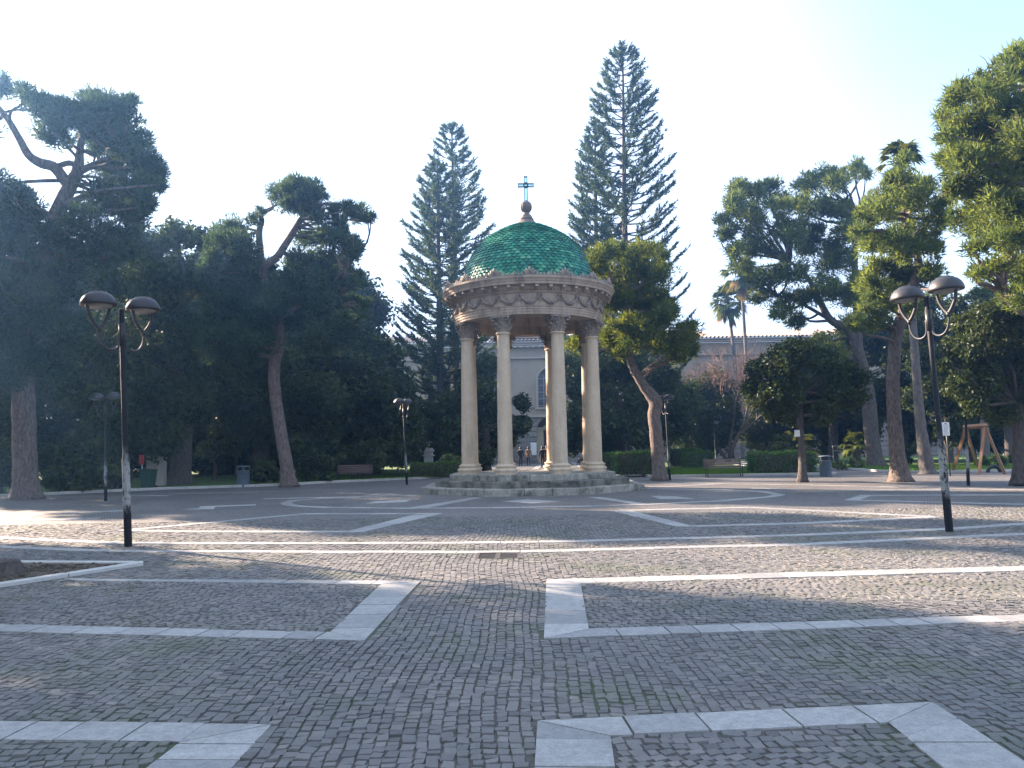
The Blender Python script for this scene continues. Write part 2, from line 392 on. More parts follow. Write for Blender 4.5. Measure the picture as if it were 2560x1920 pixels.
MAT = dict(
    cobble=mat_cobble(), joint=mat_joint(), far=mat_far_cobble(), slab=mat_slab(),
    kerb=mat_stone("kerb_stone", (0.40,0.39,0.36), (0.52,0.50,0.46), dmin=0.6, dmax=0.8, streak=False),
    soil=mat_var("bed_soil", (0.05,0.038,0.028), (0.12,0.095,0.065), 6, 0.95, 0.8, 0.04),
    grass=mat_grass(),
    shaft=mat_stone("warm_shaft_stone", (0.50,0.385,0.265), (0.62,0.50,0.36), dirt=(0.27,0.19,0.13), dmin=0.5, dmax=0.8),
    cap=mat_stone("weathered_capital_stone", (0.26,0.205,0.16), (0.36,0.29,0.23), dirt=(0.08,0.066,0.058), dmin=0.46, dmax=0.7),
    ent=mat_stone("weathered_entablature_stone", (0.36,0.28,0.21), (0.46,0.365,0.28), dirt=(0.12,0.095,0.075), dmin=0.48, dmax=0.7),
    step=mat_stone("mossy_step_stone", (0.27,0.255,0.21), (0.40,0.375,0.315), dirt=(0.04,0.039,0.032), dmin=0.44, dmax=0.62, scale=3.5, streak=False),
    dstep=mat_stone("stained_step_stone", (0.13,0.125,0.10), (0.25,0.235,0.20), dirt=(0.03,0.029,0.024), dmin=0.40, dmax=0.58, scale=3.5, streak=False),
    fin=mat_stone("dark_finial_stone", (0.13,0.10,0.085), (0.22,0.175,0.15)),
    tile=mat_tile(), grout=mat_plain("roof_mortar", (0.02,0.022,0.02), 0.9),
    bronze=mat_plain("dark_bronze", (0.03,0.04,0.04), 0.5, 0.3),
    post=mat_lamp_post(), lamp=mat_plain("lamp_hood", (0.018,0.019,0.022), 0.5, 0.0, 0.2),
    diffuser=mat_plain("lamp_diffuser", (0.22,0.22,0.20), 0.35),
    iron=mat_plain("cast_iron", (0.02,0.024,0.022), 0.5),
    slat=mat_var("bench_slat", (0.10,0.065,0.045), (0.20,0.145,0.11), 8, 0.75, 0.4, 0.005, 30, stretch=(0.3,3,3)),
    rslat=mat_var("red_bench_slat", (0.085,0.055,0.05), (0.15,0.10,0.09), 8, 0.75, 0.4, 0.005, 30, stretch=(0.3,3,3)),
    timber=mat_var("swing_timber", (0.20,0.105,0.055), (0.31,0.17,0.085), 6, 0.7, 0.3, 0.005, 20, stretch=(2,2,0.3)),
    bin=mat_plain("grey_bin", (0.085,0.11,0.135), 0.6), green=mat_plain("green_bin", (0.02,0.06,0.04), 0.5),
    red=mat_plain("red_box", (0.35,0.03,0.03), 0.5), white=mat_plain("white_panel", (0.72,0.73,0.72), 0.5, 0, 0.05),
    ink=mat_plain("grey_print", (0.18,0.18,0.2), 0.7), marble=mat_stone("white_marble", (0.27,0.27,0.26), (0.40,0.395,0.38), dmin=0.55, dmax=0.8),
    pillar=mat_stone("pillar_stone", (0.36,0.31,0.27), (0.45,0.40,0.35), dmin=0.6, dmax=0.85),
    wall=mat_wall("palace_plaster", (0.29,0.24,0.195), (0.36,0.31,0.255)), trim=mat_wall("palace_trim", (0.33,0.29,0.245), (0.42,0.37,0.32)),
    rust=mat_wall("palace_rustic", (0.19,0.175,0.16), (0.26,0.24,0.22)),
    roof=mat_var("tile_roof", (0.22,0.18,0.15), (0.33,0.28,0.25), 2, 0.9, 0.4, 0.05, 8),
    brick=mat_var("red_brick", (0.30,0.16,0.12), (0.40,0.24,0.18), 1, 0.9, 0.3, 0.05, 8),
    wood=mat_plain("door_wood", (0.12,0.045,0.03), 0.6), cream=mat_plain("cream_portal", (0.55,0.47,0.33), 0.8),
    tyre=mat_plain("tyre_rubber", (0.02,0.02,0.02), 0.8), steel=mat_plain("rail_paint", (0.42,0.45,0.44), 0.5),
    rubber=mat_plain("drain_iron", (0.06,0.055,0.052), 0.6, 0.4),
    pine_bark=mat_bark("pine_bark", (0.085,0.065,0.058), (0.25,0.19,0.165)),
    red_bark=mat_bark("lit_pine_bark", (0.085,0.066,0.056), (0.25,0.195,0.165)),
    dark_bark=mat_bark("dark_bark", (0.028,0.024,0.022), (0.075,0.065,0.058)),
    oak_bark=mat_bark("oak_bark", (0.05,0.043,0.038), (0.14,0.12,0.105)),
    grey_bark=mat_bark("palm_bark", (0.09,0.08,0.075), (0.19,0.17,0.155)),
    twig=mat_plain("bare_twig", (0.17,0.115,0.095), 0.9),
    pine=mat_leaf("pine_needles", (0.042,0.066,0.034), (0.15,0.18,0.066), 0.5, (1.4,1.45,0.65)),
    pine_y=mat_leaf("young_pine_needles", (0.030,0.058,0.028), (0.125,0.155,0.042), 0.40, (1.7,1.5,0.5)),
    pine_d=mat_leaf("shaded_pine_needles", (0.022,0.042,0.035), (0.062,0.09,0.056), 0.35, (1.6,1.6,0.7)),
    oak=mat_leaf("evergreen_oak_leaves", (0.022,0.036,0.018), (0.065,0.085,0.03), 0.25, (1.5,1.5,0.6), 0.012),
    arau=mat_leaf("araucaria_needles", (0.034,0.058,0.042), (0.09,0.122,0.072), 0.28, (1.5,1.5,0.8)),
    hedge=mat_leaf("hedge_leaves", (0.035,0.08,0.022), (0.11,0.18,0.045), 0.4, (1.7,1.7,0.6), 0.02),
    light=mat_leaf("pale_leaves", (0.09,0.13,0.05), (0.2,0.24,0.10), 0.4, (1.4,1.4,0.7), 0.02),
    palm=mat_leaf("palm_fronds", (0.04,0.065,0.02), (0.12,0.14,0.04), 0.3, (1.6,1.4,0.5)),
    deadpalm=mat_leaf("dry_palm_fronds", (0.14,0.10,0.05), (0.28,0.21,0.10), 0.3, (1.3,1.2,0.8)),
    skin=mat_plain("skin", (0.45,0.28,0.2), 0.6, 0, 0.08, 0), hair=mat_plain("dark_hair", (0.02,0.015,0.012), 0.6),
    navy=mat_plain("navy_cloth", (0.016,0.018,0.028), 0.9), black=mat_plain("black_cloth", (0.012,0.012,0.014), 0.9),
    tan=mat_plain("tan_cloth", (0.22,0.14,0.085), 0.9), denim=mat_plain("denim_cloth", (0.035,0.045,0.07), 0.9),
    shoe=mat_plain("shoe_leather", (0.015,0.013,0.012), 0.6),
)
# glass with a blue tint for the cross, dark glass for the palace windows
m_, nt_, b_ = nodes("cross_glass"); b_.inputs["Base Color"].default_value = (0.55,0.9,0.95,1); b_.inputs["Transmission Weight"].default_value = 0.85; b_.inputs["Roughness"].default_value = 0.25; b_.inputs["IOR"].default_value = 1.1
MAT["glass"] = m_
m_, nt_, b_ = nodes("window_glass")
nt_.links.new(cramp(nt_, noise(nt_, 0.8, 3), [(0.3, (0.05,0.06,0.08)), (0.7, (0.12,0.14,0.18))]), b_.inputs["Base Color"]); b_.inputs["Roughness"].default_value = 0.15
MAT["pane"] = m_

# ------------------------------------------------------------------ ground
def inpoly(P, poly):
    x, y = P[:, 0], P[:, 1]; ins = np.zeros(len(P), bool); n = len(poly)
    for i in range(n):
        x1, y1 = poly[i][:2]; x2, y2 = poly[(i + 1) % n][:2]
        if y1 == y2: continue
        c = ((y1 > y) != (y2 > y)) & (x < (x2 - x1) * (y - y1) / (y2 - y1) + x1)
        ins ^= c
    return ins

bands = []      # (polygon corners in metres) one per slab
def slab_quad(a, b, c, d, n):
    """slabs between edge a-b (outer) and d-c (inner), n of them"""
    a, b, c, d = [np.asarray(v, float)[:2] for v in (a, b, c, d)]
    n = n if n == 1 else int(round(n * 1.3))
    L = max(np.linalg.norm(b - a), 0.1); g = 0.014 / L
    cut = np.linspace(0, 1, n + 1); cut[1:-1] += RNG.uniform(-0.16, 0.16, n - 1) / n
    for i in range(n):
        t0, t1 = cut[i] + g * 0.5, cut[i + 1] - g * 0.5
        p0, p1 = a + (b-a)*t0, a + (b-a)*t1; e = c - d; ee = float(np.dot(e, e))
        s0, s1 = [min(1.0, max(0.0, float(np.dot(p - d, e)) / ee)) for p in (p0, p1)]
        if i == 0: s0 = g * 0.5
        if i == n - 1: s1 = 1 - g * 0.5
        if s1 - s0 < 1e-3: s0, s1 = (t0, t1)
        bands.append([p0, p1, d + e*s1, d + e*s0])
def slab_line(px, w, L=1.0):
    """slabs along a traced line given in photograph pixels"""
    P = [G(*p)[:2] for p in px]
    # offset joins
    Lf, Rt = [], []
    for i in range(len(P)):
        t0 = P[i] - P[i-1] if i > 0 else P[i+1] - P[i]
        t1 = P[i+1] - P[i] if i < len(P) - 1 else t0
        t0 = t0 / np.linalg.norm(t0); t1 = t1 / np.linalg.norm(t1)
        t = t0 + t1; t /= np.linalg.norm(t) + 1e-9
        nrm = np.array([-t[1], t[0]]); k = 1 / max(0.5, float(np.dot(t, t0)))
        Lf.append(P[i] + nrm * w / 2 * k); Rt.append(P[i] - nrm * w / 2 * k)
    for i in range(len(P) - 1):
        n = max(1, int(round(np.linalg.norm(P[i+1] - P[i]) / L)))
        slab_quad(Lf[i], Lf[i+1], Rt[i+1], Rt[i], n)
def qd(o1, o2, i2, i1, n): slab_quad(G(*o1), G(*o2), G(*i2), G(*i1), n)
# double curved line in front of the pavilion
slab_line([(-420,1318),(-200,1330),(0,1344.5),(190,1353),(320,1357.5),(680,1358.5),(1143,1357),(1440,1353),(2000,1337.6),(2370,1322.7),(2560,1309),(2800,1288),(3000,1268)], 0.27)
slab_line([(-420,1345),(-200,1355),(0,1367),(217,1375.5),(360,1378),(680,1379.3),(1143,1380.3),(1300,1379),(1400,1377),(1480,1374),(2000,1361),(2560,1335),(2800,1316),(3000,1298)], 0.27)
# near frames
qd((154,1447),(1051,1453),(952,1461.5),(199,1452), 7)
qd((1051,1453),(910,1602),(825,1581),(952,1461.5), 5)
qd((910,1602),(-300,1572),(-300,1554),(825,1581), 9)
qd((-500,1797),(679,1811.6),(450,1856),(-500,1842), 6)
qd((679,1811.6),(470,2040),(150,2090),(450,1856), 3)
qd((1365.6,1448.8),(1359.9,1597),(1472,1573),(1451.9,1458.7), 4)
qd((1365.6,1448.8),(2900,1406),(2900,1417.5),(1451.9,1458.7), 11)
qd((1359.9,1597),(2900,1541),(2900,1525),(1472,1573), 12)
qd((1343.7,1801.9),(1332,1990),(1548,1990),(1526,1839.5), 2)
qd((1343.7,1801.9),(2330,1755.6),(2220,1806.5),(1526,1839.5), 4)
qd((2330,1755.6),(2720,2005),(2470,2010),(2220,1806.5), 3)
# far frames left and right
slab_line([(1103,1284.5),(930,1284.5),(760,1284.5),(521,1307),(305,1326)], 0.3)
slab_line([(305,1326),(470,1328.5),(868,1329.5)], 0.3)
qd((1103,1284.5),(904,1331),(862,1330),(1030,1288), 4)
slab_line([(1540,1276.8),(1874,1268.5),(2000,1275),(2337,1292)], 0.3)
slab_line([(1736,1315.5),(2000,1308.5),(2337,1292)], 0.3)
qd((1524.8,1276.6),(1690,1316.5),(1738,1316.5),(1579,1276.6), 4)
# ring round the pavilion and its spokes
slab_line([(900,1243),(806,1246),(735,1251),(714,1257),(722,1262),(745,1265),(825,1268.5),(1038,1270.8),(1300,1268.5),(1480,1264.8),(1617,1261),(1812,1251.5),(1925,1242),(1948,1237),(1905,1228.5),(1800,1224.5),(1609,1221)], 0.34)
qd((1012,1271),(1180,1244),(1206,1244),(1068,1270), 4)
qd((1470,1243),(1600,1263),(1632,1261.5),(1500,1242.5), 4)
qd((1253,1253.4),(1320,1248.7),(1399.7,1253.4),(1331,1258.8), 1)
qd((915,1259),(1014,1255),(1029,1248.7),(933,1254), 1)
qd((1628,1240),(1650,1247.5),(1738,1247.5),(1690,1241), 1)
# outer scrolls
slab_line([(330,1276),(130,1284),(75,1289),(54,1296),(80,1301),(250,1296)], 0.4)
slab_line([(470,1272.5),(515,1272),(520,1266.5),(640,1262)], 0.45)
slab_line([(2560,1237),(2165,1238.5),(2130,1250),(2560,1261)], 0.35)
slab_line([(2353,1224),(2052,1226.5),(1883,1220.5)], 0.3)
slab_line([(1610,1217.5),(1668,1217),(1807,1209)], 0.3)
slab_line([(325,1238),(420,1239.5)], 0.3); slab_line([(420,1235),(700,1228)], 0.3); slab_line([(660,1247),(1040,1238)], 0.35)
slab_line([(1560,1207),(2010,1212),(2420,1222),(2700,1228)], 0.3)
# paved avenue behind the pavilion
slab_line([(1326,1182),(1352,1162)], 0.5); slab_line([(1478,1178),(1424,1152)], 0.5)
slab_line([(1240,1163),(1560,1157)], 0.5); slab_line([(1230,1176),(1560,1171)], 0.5)

planter = [G(354,1413)[:2], G(-60,1477)[:2], G(-420,1452)[:2], G(18,1411)[:2]]
drain = [G(1201,1382)[:2], G(1291,1381)[:2], G(1293,1396)[:2], G(1197,1397)[:2]]
arcz = [[(952,1461),(825,1581),(-400,1551),(-400,1440),(199,1451)], [(450,1856),(330,2020),(-500,2020),(-500,1842)],
        [(1452,1459),(1472,1573),(2900,1524),(2900,1418)], [(1526,1839),(1545,1985),(2450,1990),(2220,1806)]]
arcz = [[G(*p)[:2] for p in z] for z in arcz]

mb = MB(); blocks = []
for q in bands:
    mid = np.mean(q, axis=0)
    h = RNG.normal(0, 0.0012)
    if mid[1] < 45: mb.prism([tuple(p) for p in q], -0.03, 0.0045 + h, float(np.clip(RNG.normal(0.5, 0.25), 0, 1)))
    else: mb.prism([tuple(p) for p in q], -0.03, 0.006, 0.5)
tag(mb.build("stone_paving_band", MAT["slab"]), kind="structure")

def cobbles():
    p = 0.0765
    def courses(lo, hi, l0, l1, alt):  # lo..hi across, l0..l1 along
        # parallel courses of setts with their own widths; each sett with its own length
        P = []; x = lo
        while x < hi:
            w = RNG.uniform(0.064, 0.088); n = int((l1 - l0) / 0.074)
            L = RNG.uniform(0.058, 0.098, n); e = np.cumsum(L); c = l0 + RNG.uniform(0, .08) + e - L/2
            P.append(np.stack([np.full(n, x + w/2), c, np.full(n, w), L], -1)); x += w
        P = np.concatenate(P)
        return P if not alt else P[:, [1, 0, 3, 2]]
    A4 = courses(-15.5, 15.5, 2.3, 19.0, False); B4 = courses(2.3, 19.0, -15.5, 15.5, True)
    X, Y = A4[:, 0], A4[:, 1]
    A = np.stack([X + 0.035*np.sin(Y*0.9 + X*0.25) + 0.02*np.sin(Y*2.3+X*1.7) + 0.05*np.sin(X*0.5), Y + 0.02*np.sin(X*1.3)], -1)
    X, Y = B4[:, 0], B4[:, 1]
    W = 1.25
    fr = ((Y / W) % 1.0) * 2 - 1
    row = np.floor(Y / W).astype(int); sg = np.where(row % 2 == 0, 1, -1)
    B = np.stack([X + 0.42 * (1 - fr**2) * sg, Y], -1)
    slopeB = -0.42 * 2 * fr * (2 / W) * sg
    inarc_A = np.zeros(len(A), bool); inarc_B = np.zeros(len(B), bool)
    for z in arcz: inarc_A |= inpoly(A, z); inarc_B |= inpoly(B, z)
    ang = np.concatenate([RNG.normal(0, 0.05, len(A)), -np.arctan(slopeB) * 0.75 + RNG.normal(0, 0.05, len(B))])
    size = np.concatenate([A4[:, 2:], B4[:, 2:]])
    keep = np.concatenate([~inarc_A, inarc_B])
    C = np.concatenate([A, B])
    wide = np.abs(C[:, 0]) < 0.72 * C[:, 1] + 2.2
    keep &= wide & (C[:, 1] > 2.4) & (C[:, 1] < 18.6)
    C, ang, size = C[keep], ang[keep], size[keep]
    bad = np.zeros(len(C), bool)
    for q in bands:
        m = np.mean(q, axis=0)
        if m[1] > 22: continue
        # grow a little so no cobble pokes through a slab
        g = [m + (np.asarray(v) - m) * (1 + 0.022 / max(np.linalg.norm(np.asarray(v) - m), 0.05)) for v in q]
        lo = np.min(g, axis=0); hi = np.max(g, axis=0)
        sel = np.where((C[:,0] > lo[0]) & (C[:,0] < hi[0]) & (C[:,1] > lo[1]) & (C[:,1] < hi[1]) & ~bad)[0]
        if len(sel): bad[sel] = inpoly(C[sel], g)
    bad |= inpoly(C, planter) | inpoly(C, drain)
    C, ang, size = C[~bad], ang[~bad], size[~bad]
    n = len(C)
    C = C + RNG.normal(0, 0.0035, C.shape)
    hx = size[:,0]/2 - RNG.uniform(0.001, 0.005, n); hy = size[:,1]/2 - RNG.uniform(0.001, 0.006, n)
    ca, sa = np.cos(ang), np.sin(ang)
    tilt = RNG.normal(0, 0.045, (n, 2)); h = RNG.normal(0, 0.0022, n) + 0.004*np.sin(C[:,0]*1.1)*np.sin(C[:,1]*0.8)
    corner = np.array([(-1,-1),(1,-1),(1,1),(-1,1)], float)
    V = np.zeros((n, 8, 3))
    jit = RNG.normal(0, 0.10, (n, 4, 2))
    for k in range(4):
        for lv, (sc_, dz) in enumerate(((1.0, -0.018), (0.92, 0.0))):
            u = hx * (corner[k,0] + jit[:,k,0]) * sc_; v = hy * (corner[k,1] + jit[:,k,1]) * sc_
            V[:, lv*4+k, 0] = C[:,0] + ca*u - sa*v
            V[:, lv*4+k, 1] = C[:,1] + sa*u + ca*v
            V[:, lv*4+k, 2] = dz + (h + tilt[:,0]*u + tilt[:,1]*v if lv else 0) + 0.001
    F = np.array([(4,5,6,7),(0,1,5,4),(1,2,6,5),(2,3,7,6),(3,0,4,7)])
    FF = (F[None] + (np.arange(n) * 8)[:, None, None]).reshape(-1, 4)
    t = np.clip(RNG.normal(0.45, 0.2, n), 0, 1)
    mb = MB(); mb.add(V.reshape(-1, 3), FF, False, np.repeat(t, 5))
    return mb.build("cobblestone_paving", MAT["cobble"])
tag(cobbles(), kind="structure")
# bed of the near cobbles, then the cobbles farther off, then the wide ground under everything
mb = MB(); mb.add([(-16,1.0,-0.0085),(16,1.0,-0.0085),(16,18.7,-0.0085),(-16,18.7,-0.0085)], [(0,1,2,3)])
tag(mb.build("paving_bed", MAT["joint"]), kind="structure")
mb = MB()
mb.prism([(-90,18.62),(90,18.62),(90,120),(-90,120)], -0.02, -0.002)
mb.prism([(-90,-30),(-16,-30),(-16,18.6),(-90,18.6)], -0.02, -0.002); mb.prism([(16,-30),(90,-30),(90,18.6),(16,18.6)], -0.02, -0.002)
mb.prism([(-15.99,-30),(15.99,-30),(15.99,2.35),(-15.99,2.35)], -0.0065, -0.002)
tag(mb.build("paved_square", MAT["far"]), kind="structure")
mb = MB(); mb.add([(-150,-55,-0.06),(150,-55,-0.06),(150,155,-0.06),(-150,155,-0.06)], [(0,1,2,3)])
tag(mb.build("ground", MAT["soil"]), kind="structure")

# garden beds and lawns beyond the square, each with a stone kerb
def garden(poly, front):
    mb = MB(); mb.prism(poly, -0.01, 0.085)
    return mb
LG = [GO(x, y)[:2] for x, y in [(-500,1096),(0,1074),(350,1058),(600,1050),(720,1043),(900,1035),(985,1031)]]
LG += [np.array([-3.6, 82.0]), np.array([-70, 82.0])]
RG = [np.array(v, float) for v in [(7.0,39.5),(16.2,38.9),(17.0,80),(7.2,80)]]
PG = [np.array(v, float) for v in [(19.5,39.0),(60,36.0),(60,80),(20.5,80)]]
mb = MB()
for q in (LG, RG, PG): mb.prism([tuple(p) for p in q], -0.02, 0.085)
tag(mb.build("lawn", MAT["grass"]), kind="structure")
def kerb_line(mb, pts, w=0.16, h=0.13):
    for a, b in zip(pts[:-1], pts[1:]):
        a, b = np.asarray(a, float), np.asarray(b, float); L = np.linalg.norm(b - a); n = max(1, int(round(L / 1.1)))
        rz = math.atan2(b[1]-a[1], b[0]-a[0])
        for i in range(n):
            m = a + (b - a) * (i + 0.5) / n
            mb.box((m[0], m[1], h/2 - 0.01), (L/n - 0.012, w, h), rz, bev=0.012, a=float(RNG.uniform(0,1)))
mb = MB()
kerb_line(mb, LG[:7]); kerb_line(mb, [LG[6], LG[7]]); kerb_line(mb, [RG[3], RG[0], RG[1], RG[2]]); kerb_line(mb, [PG[3], PG[0], PG[1]])
tag(mb.build("stone_kerb", MAT["kerb"]), kind="structure")
# fine grass on the lawns near the kerbs
def blades(poly, n, h=0.09):
    lo = np.min(poly, axis=0); hi = np.max(poly, axis=0)
    P = RNG.uniform(lo, hi, (n * 2, 2)); P = P[inpoly(P, poly)][:n]; n = len(P)
    d = RNG.normal(0, 0.35, (n, 2)); hh = h * RNG.uniform(0.5, 1.3, n); s = RNG.normal(0, 1, (n, 2)); s /= np.linalg.norm(s, axis=1)[:, None]
    V = np.zeros((n, 3, 3)); V[:,0,:2] = P + s*0.012; V[:,1,:2] = P - s*0.012; V[:,:2,2] = 0.08
    V[:,2,:2] = P + d * hh[:, None]; V[:,2,2] = 0.085 + hh
    return V.reshape(-1, 3), np.arange(n*3).reshape(-1, 3)
mb = MB()
for poly, n in (([(7.2,39.7),(16,39.1),(16.3,50),(7.3,50)], 26000), ([(-12,38.5),(-3.9,43.5),(-3.9,50),(-14,50)], 14000), ([(20,39.6),(34,38.6),(34,50),(20,50)], 16000)):
    V, F = blades([np.array(p, float) for p in poly], n); mb.add(V, F, False, RNG.uniform(0, 1, len(F)))
tag(mb.build("grass", mat_leaf("grass_blades", (0.05,0.11,0.015), (0.14,0.22,0.04), 0.4)), kind="stuff", label="short green grass on the lawns behind the kerb")

# raised tree bed at the left with a low kerb, soil and a sawn stump
t = thing("tree_bed", "low kerbed bed of bare soil cut into the cobbles near the left lamp post", "planter", (float(np.mean(planter, axis=0)[0]), float(np.mean(planter, axis=0)[1]), 0))
mb = MB()
kerb_line(mb, [planter[3], planter[0], planter[1], planter[2], planter[3]], 0.12, 0.065)
mb.build("kerb", MAT["kerb"], t)
mb = MB(); mb.prism([tuple(p) for p in planter], -0.02, 0.03)
for k in range(500):
    c = planter[0]*0 + sum(w*np.asarray(v) for w, v in zip(np.random.default_rng(k).dirichlet([1,1,1,1]), planter))
    mb.box((c[0], c[1], 0.032), (random.uniform(.02,.07), random.uniform(.02,.05), random.uniform(.01,.03)), random.uniform(0,3), rx=random.uniform(-.4,.4))
mb.build("soil", MAT["soil"], t)
sp = G(8, 1442); mb = MB()
prof = [(0.30,0.0),(0.24,0.05),(0.21,0.14),(0.20,0.19),(0.17,0.20),(0.0,0.197)]
mb.lathe(prof, 18, (sp[0], sp[1], 0.02))
V = mb.V[0]; V[:, :2] += RNG.normal(0, 0.012, (len(V), 2))
tag(mb.build("tree_stump", MAT["oak_bark"], loc=(sp[0], sp[1], 0.02)), "sawn dark tree stump in the soil bed at the left edge", "stump")
# drain
dc = np.mean(drain, axis=0)
t = thing("drain_grate", "rusty iron drain grate let into the cobbles in front of the pavilion", "drain", (dc[0], dc[1], 0))
mb = MB(); W_, D_ = 0.62, 0.62
for sx in (-1, 1): mb.box((dc[0]+sx*W_/2, dc[1], -0.006), (0.05, D_+0.05, 0.02))
for sy in (-1, 1): mb.box((dc[0], dc[1]+sy*D_/2, -0.006), (W_-0.052, 0.05, 0.02))
mb.box((dc[0], dc[1], -0.007), (0.07, D_-0.052, 0.018))
mb.build("frame", MAT["rubber"], t)
mb = MB()
for sx in (-1, 1):
    for k in range(9): mb.box((dc[0]+sx*0.165, dc[1]-0.25+k*0.0625, -0.009), (0.235, 0.026, 0.012))
mb.build("grille", MAT["rubber"], t)

# ------------------------------------------------------------------ pavilion
D0 = 30.18
cx = ATO(1149, 1056, D0)[0]
PC = np.array([cx, D0, 0.0])
def zf(y2560, R, x=1325): return AT(x, y2560, D0 - R)[2]
pav = thing("domed_pavilion", "round stone pavilion with eight columns and a green tiled dome topped by a cross", "pavilion", (cx, D0, 0))
def octa(ap, z0, z1, mb, rnd=0.12):
    # octagon with eased corners, built of separate blocks with open joints
    Rc = ap / math.cos(PI/8); pts = []
    for k in range(8):
        a0 = -PI/2 - PI/8 + k*PI/4; a1 = a0 + PI/4
        p0 = np.array([math.cos(a0), math.sin(a0)])*Rc; p1 = np.array([math.cos(a1), math.sin(a1)])*Rc
        nb = 3 if ap > 3.5 else 2
        ts = np.linspace(0, 1, nb+1); ts[1:-1] += RNG.uniform(-0.08, 0.08, nb-1)
        for i in range(nb):
            q0 = p0 + (p1-p0)*ts[i]; q1 = p0 + (p1-p0)*ts[i+1]
            e = (q1-q0)/np.linalg.norm(q1-q0); q0 = q0 + e*0.009; q1 = q1 - e*0.009
            nrm = np.array([e[1], -e[0]]); back = 0.85
            o = nrm * RNG.normal(0, 0.008); dz = RNG.normal(0, 0.004)
            i0, i1 = q0 - nrm*back*1.0 , q1 - nrm*back*1.0
            bm = 0.025
            V = []
            for (z, s) in ((z0, 0), (z1-bm+dz, 0), (z1+dz, bm)):
                for p_, inn in ((q0, 0), (q1, 0), (i1, 1), (i0, 1)):
                    w = p_ + o - nrm*(s if not inn else 0)
                    V.append((PC[0]+w[0], PC[1]+w[1], z))
            F = [(8,9,10,11)]
            for l in (0, 4):
                for j in range(4): F.append((l+j, l+(j+1)%4, l+4+(j+1)%4, l+4+j))
            mb.add(V, F, False, float(RNG.uniform(0,1)))
sh = [0.0, 0.235, 0.46, 0.68]
aps = [4.11, 3.60, 3.10]
for i in range(3):
    mb = MB(); octa(aps[i], sh[i] - (0.03 if i == 0 else 0.0), sh[i+1], mb)
    if i == 2:
        Rc = (aps[2]-0.84)/math.cos(PI/8)
        mb.prism([(PC[0]+Rc*math.cos(PI/8+k*PI/4), PC[1]+Rc*math.sin(PI/8+k*PI/4)) for k in range(8)], 0.5, sh[3]-0.004)
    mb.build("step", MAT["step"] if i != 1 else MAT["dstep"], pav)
PT = sh[3]
RCOL = 2.584
z_ast = AT(1085*KO, 719*KO, D0 - RCOL*0.924)[2]        # astragal under the front capitals
R_A = 2.925
z_arc = zf(784, R_A)                                     # underside of the architrave
print("column", PT, z_ast, z_arc, "axis x", cx, AT(1138*KO, 400*KO, D0)[0])
# column pieces (local, base at z=0)
hs = z_ast - PT
base_p = [(0.40,0),(0.40,0.09),(0.405,0.10),(0.43,0.13),(0.435,0.17),(0.41,0.20),(0.365,0.215),(0.35,0.24),(0.355,0.26),(0.375,0.275),(0.385,0.30),(0.37,0.325),(0.33,0.335),(0.31,0.35),(0.295,0.37),(0.285,0.40)]
def shaft_prof():
    z0, z1 = 0.40, hs
    pr = []
    for i in range(25):
        t = i/24; r = 0.272 - 0.045*t**1.6
        pr.append((r, z0 + (z1-z0-0.10)*t))
        if i in (9, 16):
            z = pr[-1][1]; pr += [(r, z+0.004), (r-0.003, z+0.005), (r-0.003, z+0.010), (r, z+0.011), (r-0.0002, z+0.016)]
    pr += [(0.232, z1-0.09), (0.245, z1-0.07), (0.268, z1-0.06), (0.278, z1-0.035), (0.268, z1-0.01), (0.235, z1)]
    return pr
hc = z_arc - z_ast
def leaf_strip(mb, ang, r0, z0, z1, out, wid, c=(0,0)):
    n = 7; V = []; ca, sa = math.cos(ang), math.sin(ang)
    for i in range(n):
        t = i/(n-1)
        r = r0 + 0.018 + out*(t**2.2)
        z = z0 + (z1-z0)*(t if t < 0.8 else 0.8 + (t-0.8)*0.1 - (t-0.8)*1.1)
        w = wid*(0.75+0.5*math.sin(t*PI*0.8))*(1-0.75*max(0, t-0.75)/0.25)
        lob = 1 + 0.22*math.sin(i*2.4)
        for s in (-1, -0.4, 0, 0.4, 1):
            rr = r - 0.03*abs(s) + (0.012 if s == 0 else 0); tt = s*w*lob
            V.append((c[0]+ca*rr - sa*tt, c[1]+sa*rr + ca*tt, z - 0.012*abs(s)))
    F = [(i*5+k, i*5+k+1, (i+1)*5+k+1, (i+1)*5+k) for i in range(n-1) for k in range(4)]
    mb.add(V, F, False); V2 = np.array(V); V2[:, :2] -= 0.012*np.array([ca, sa])
    mb.add(V2, [f[::-1] for f in F], False)
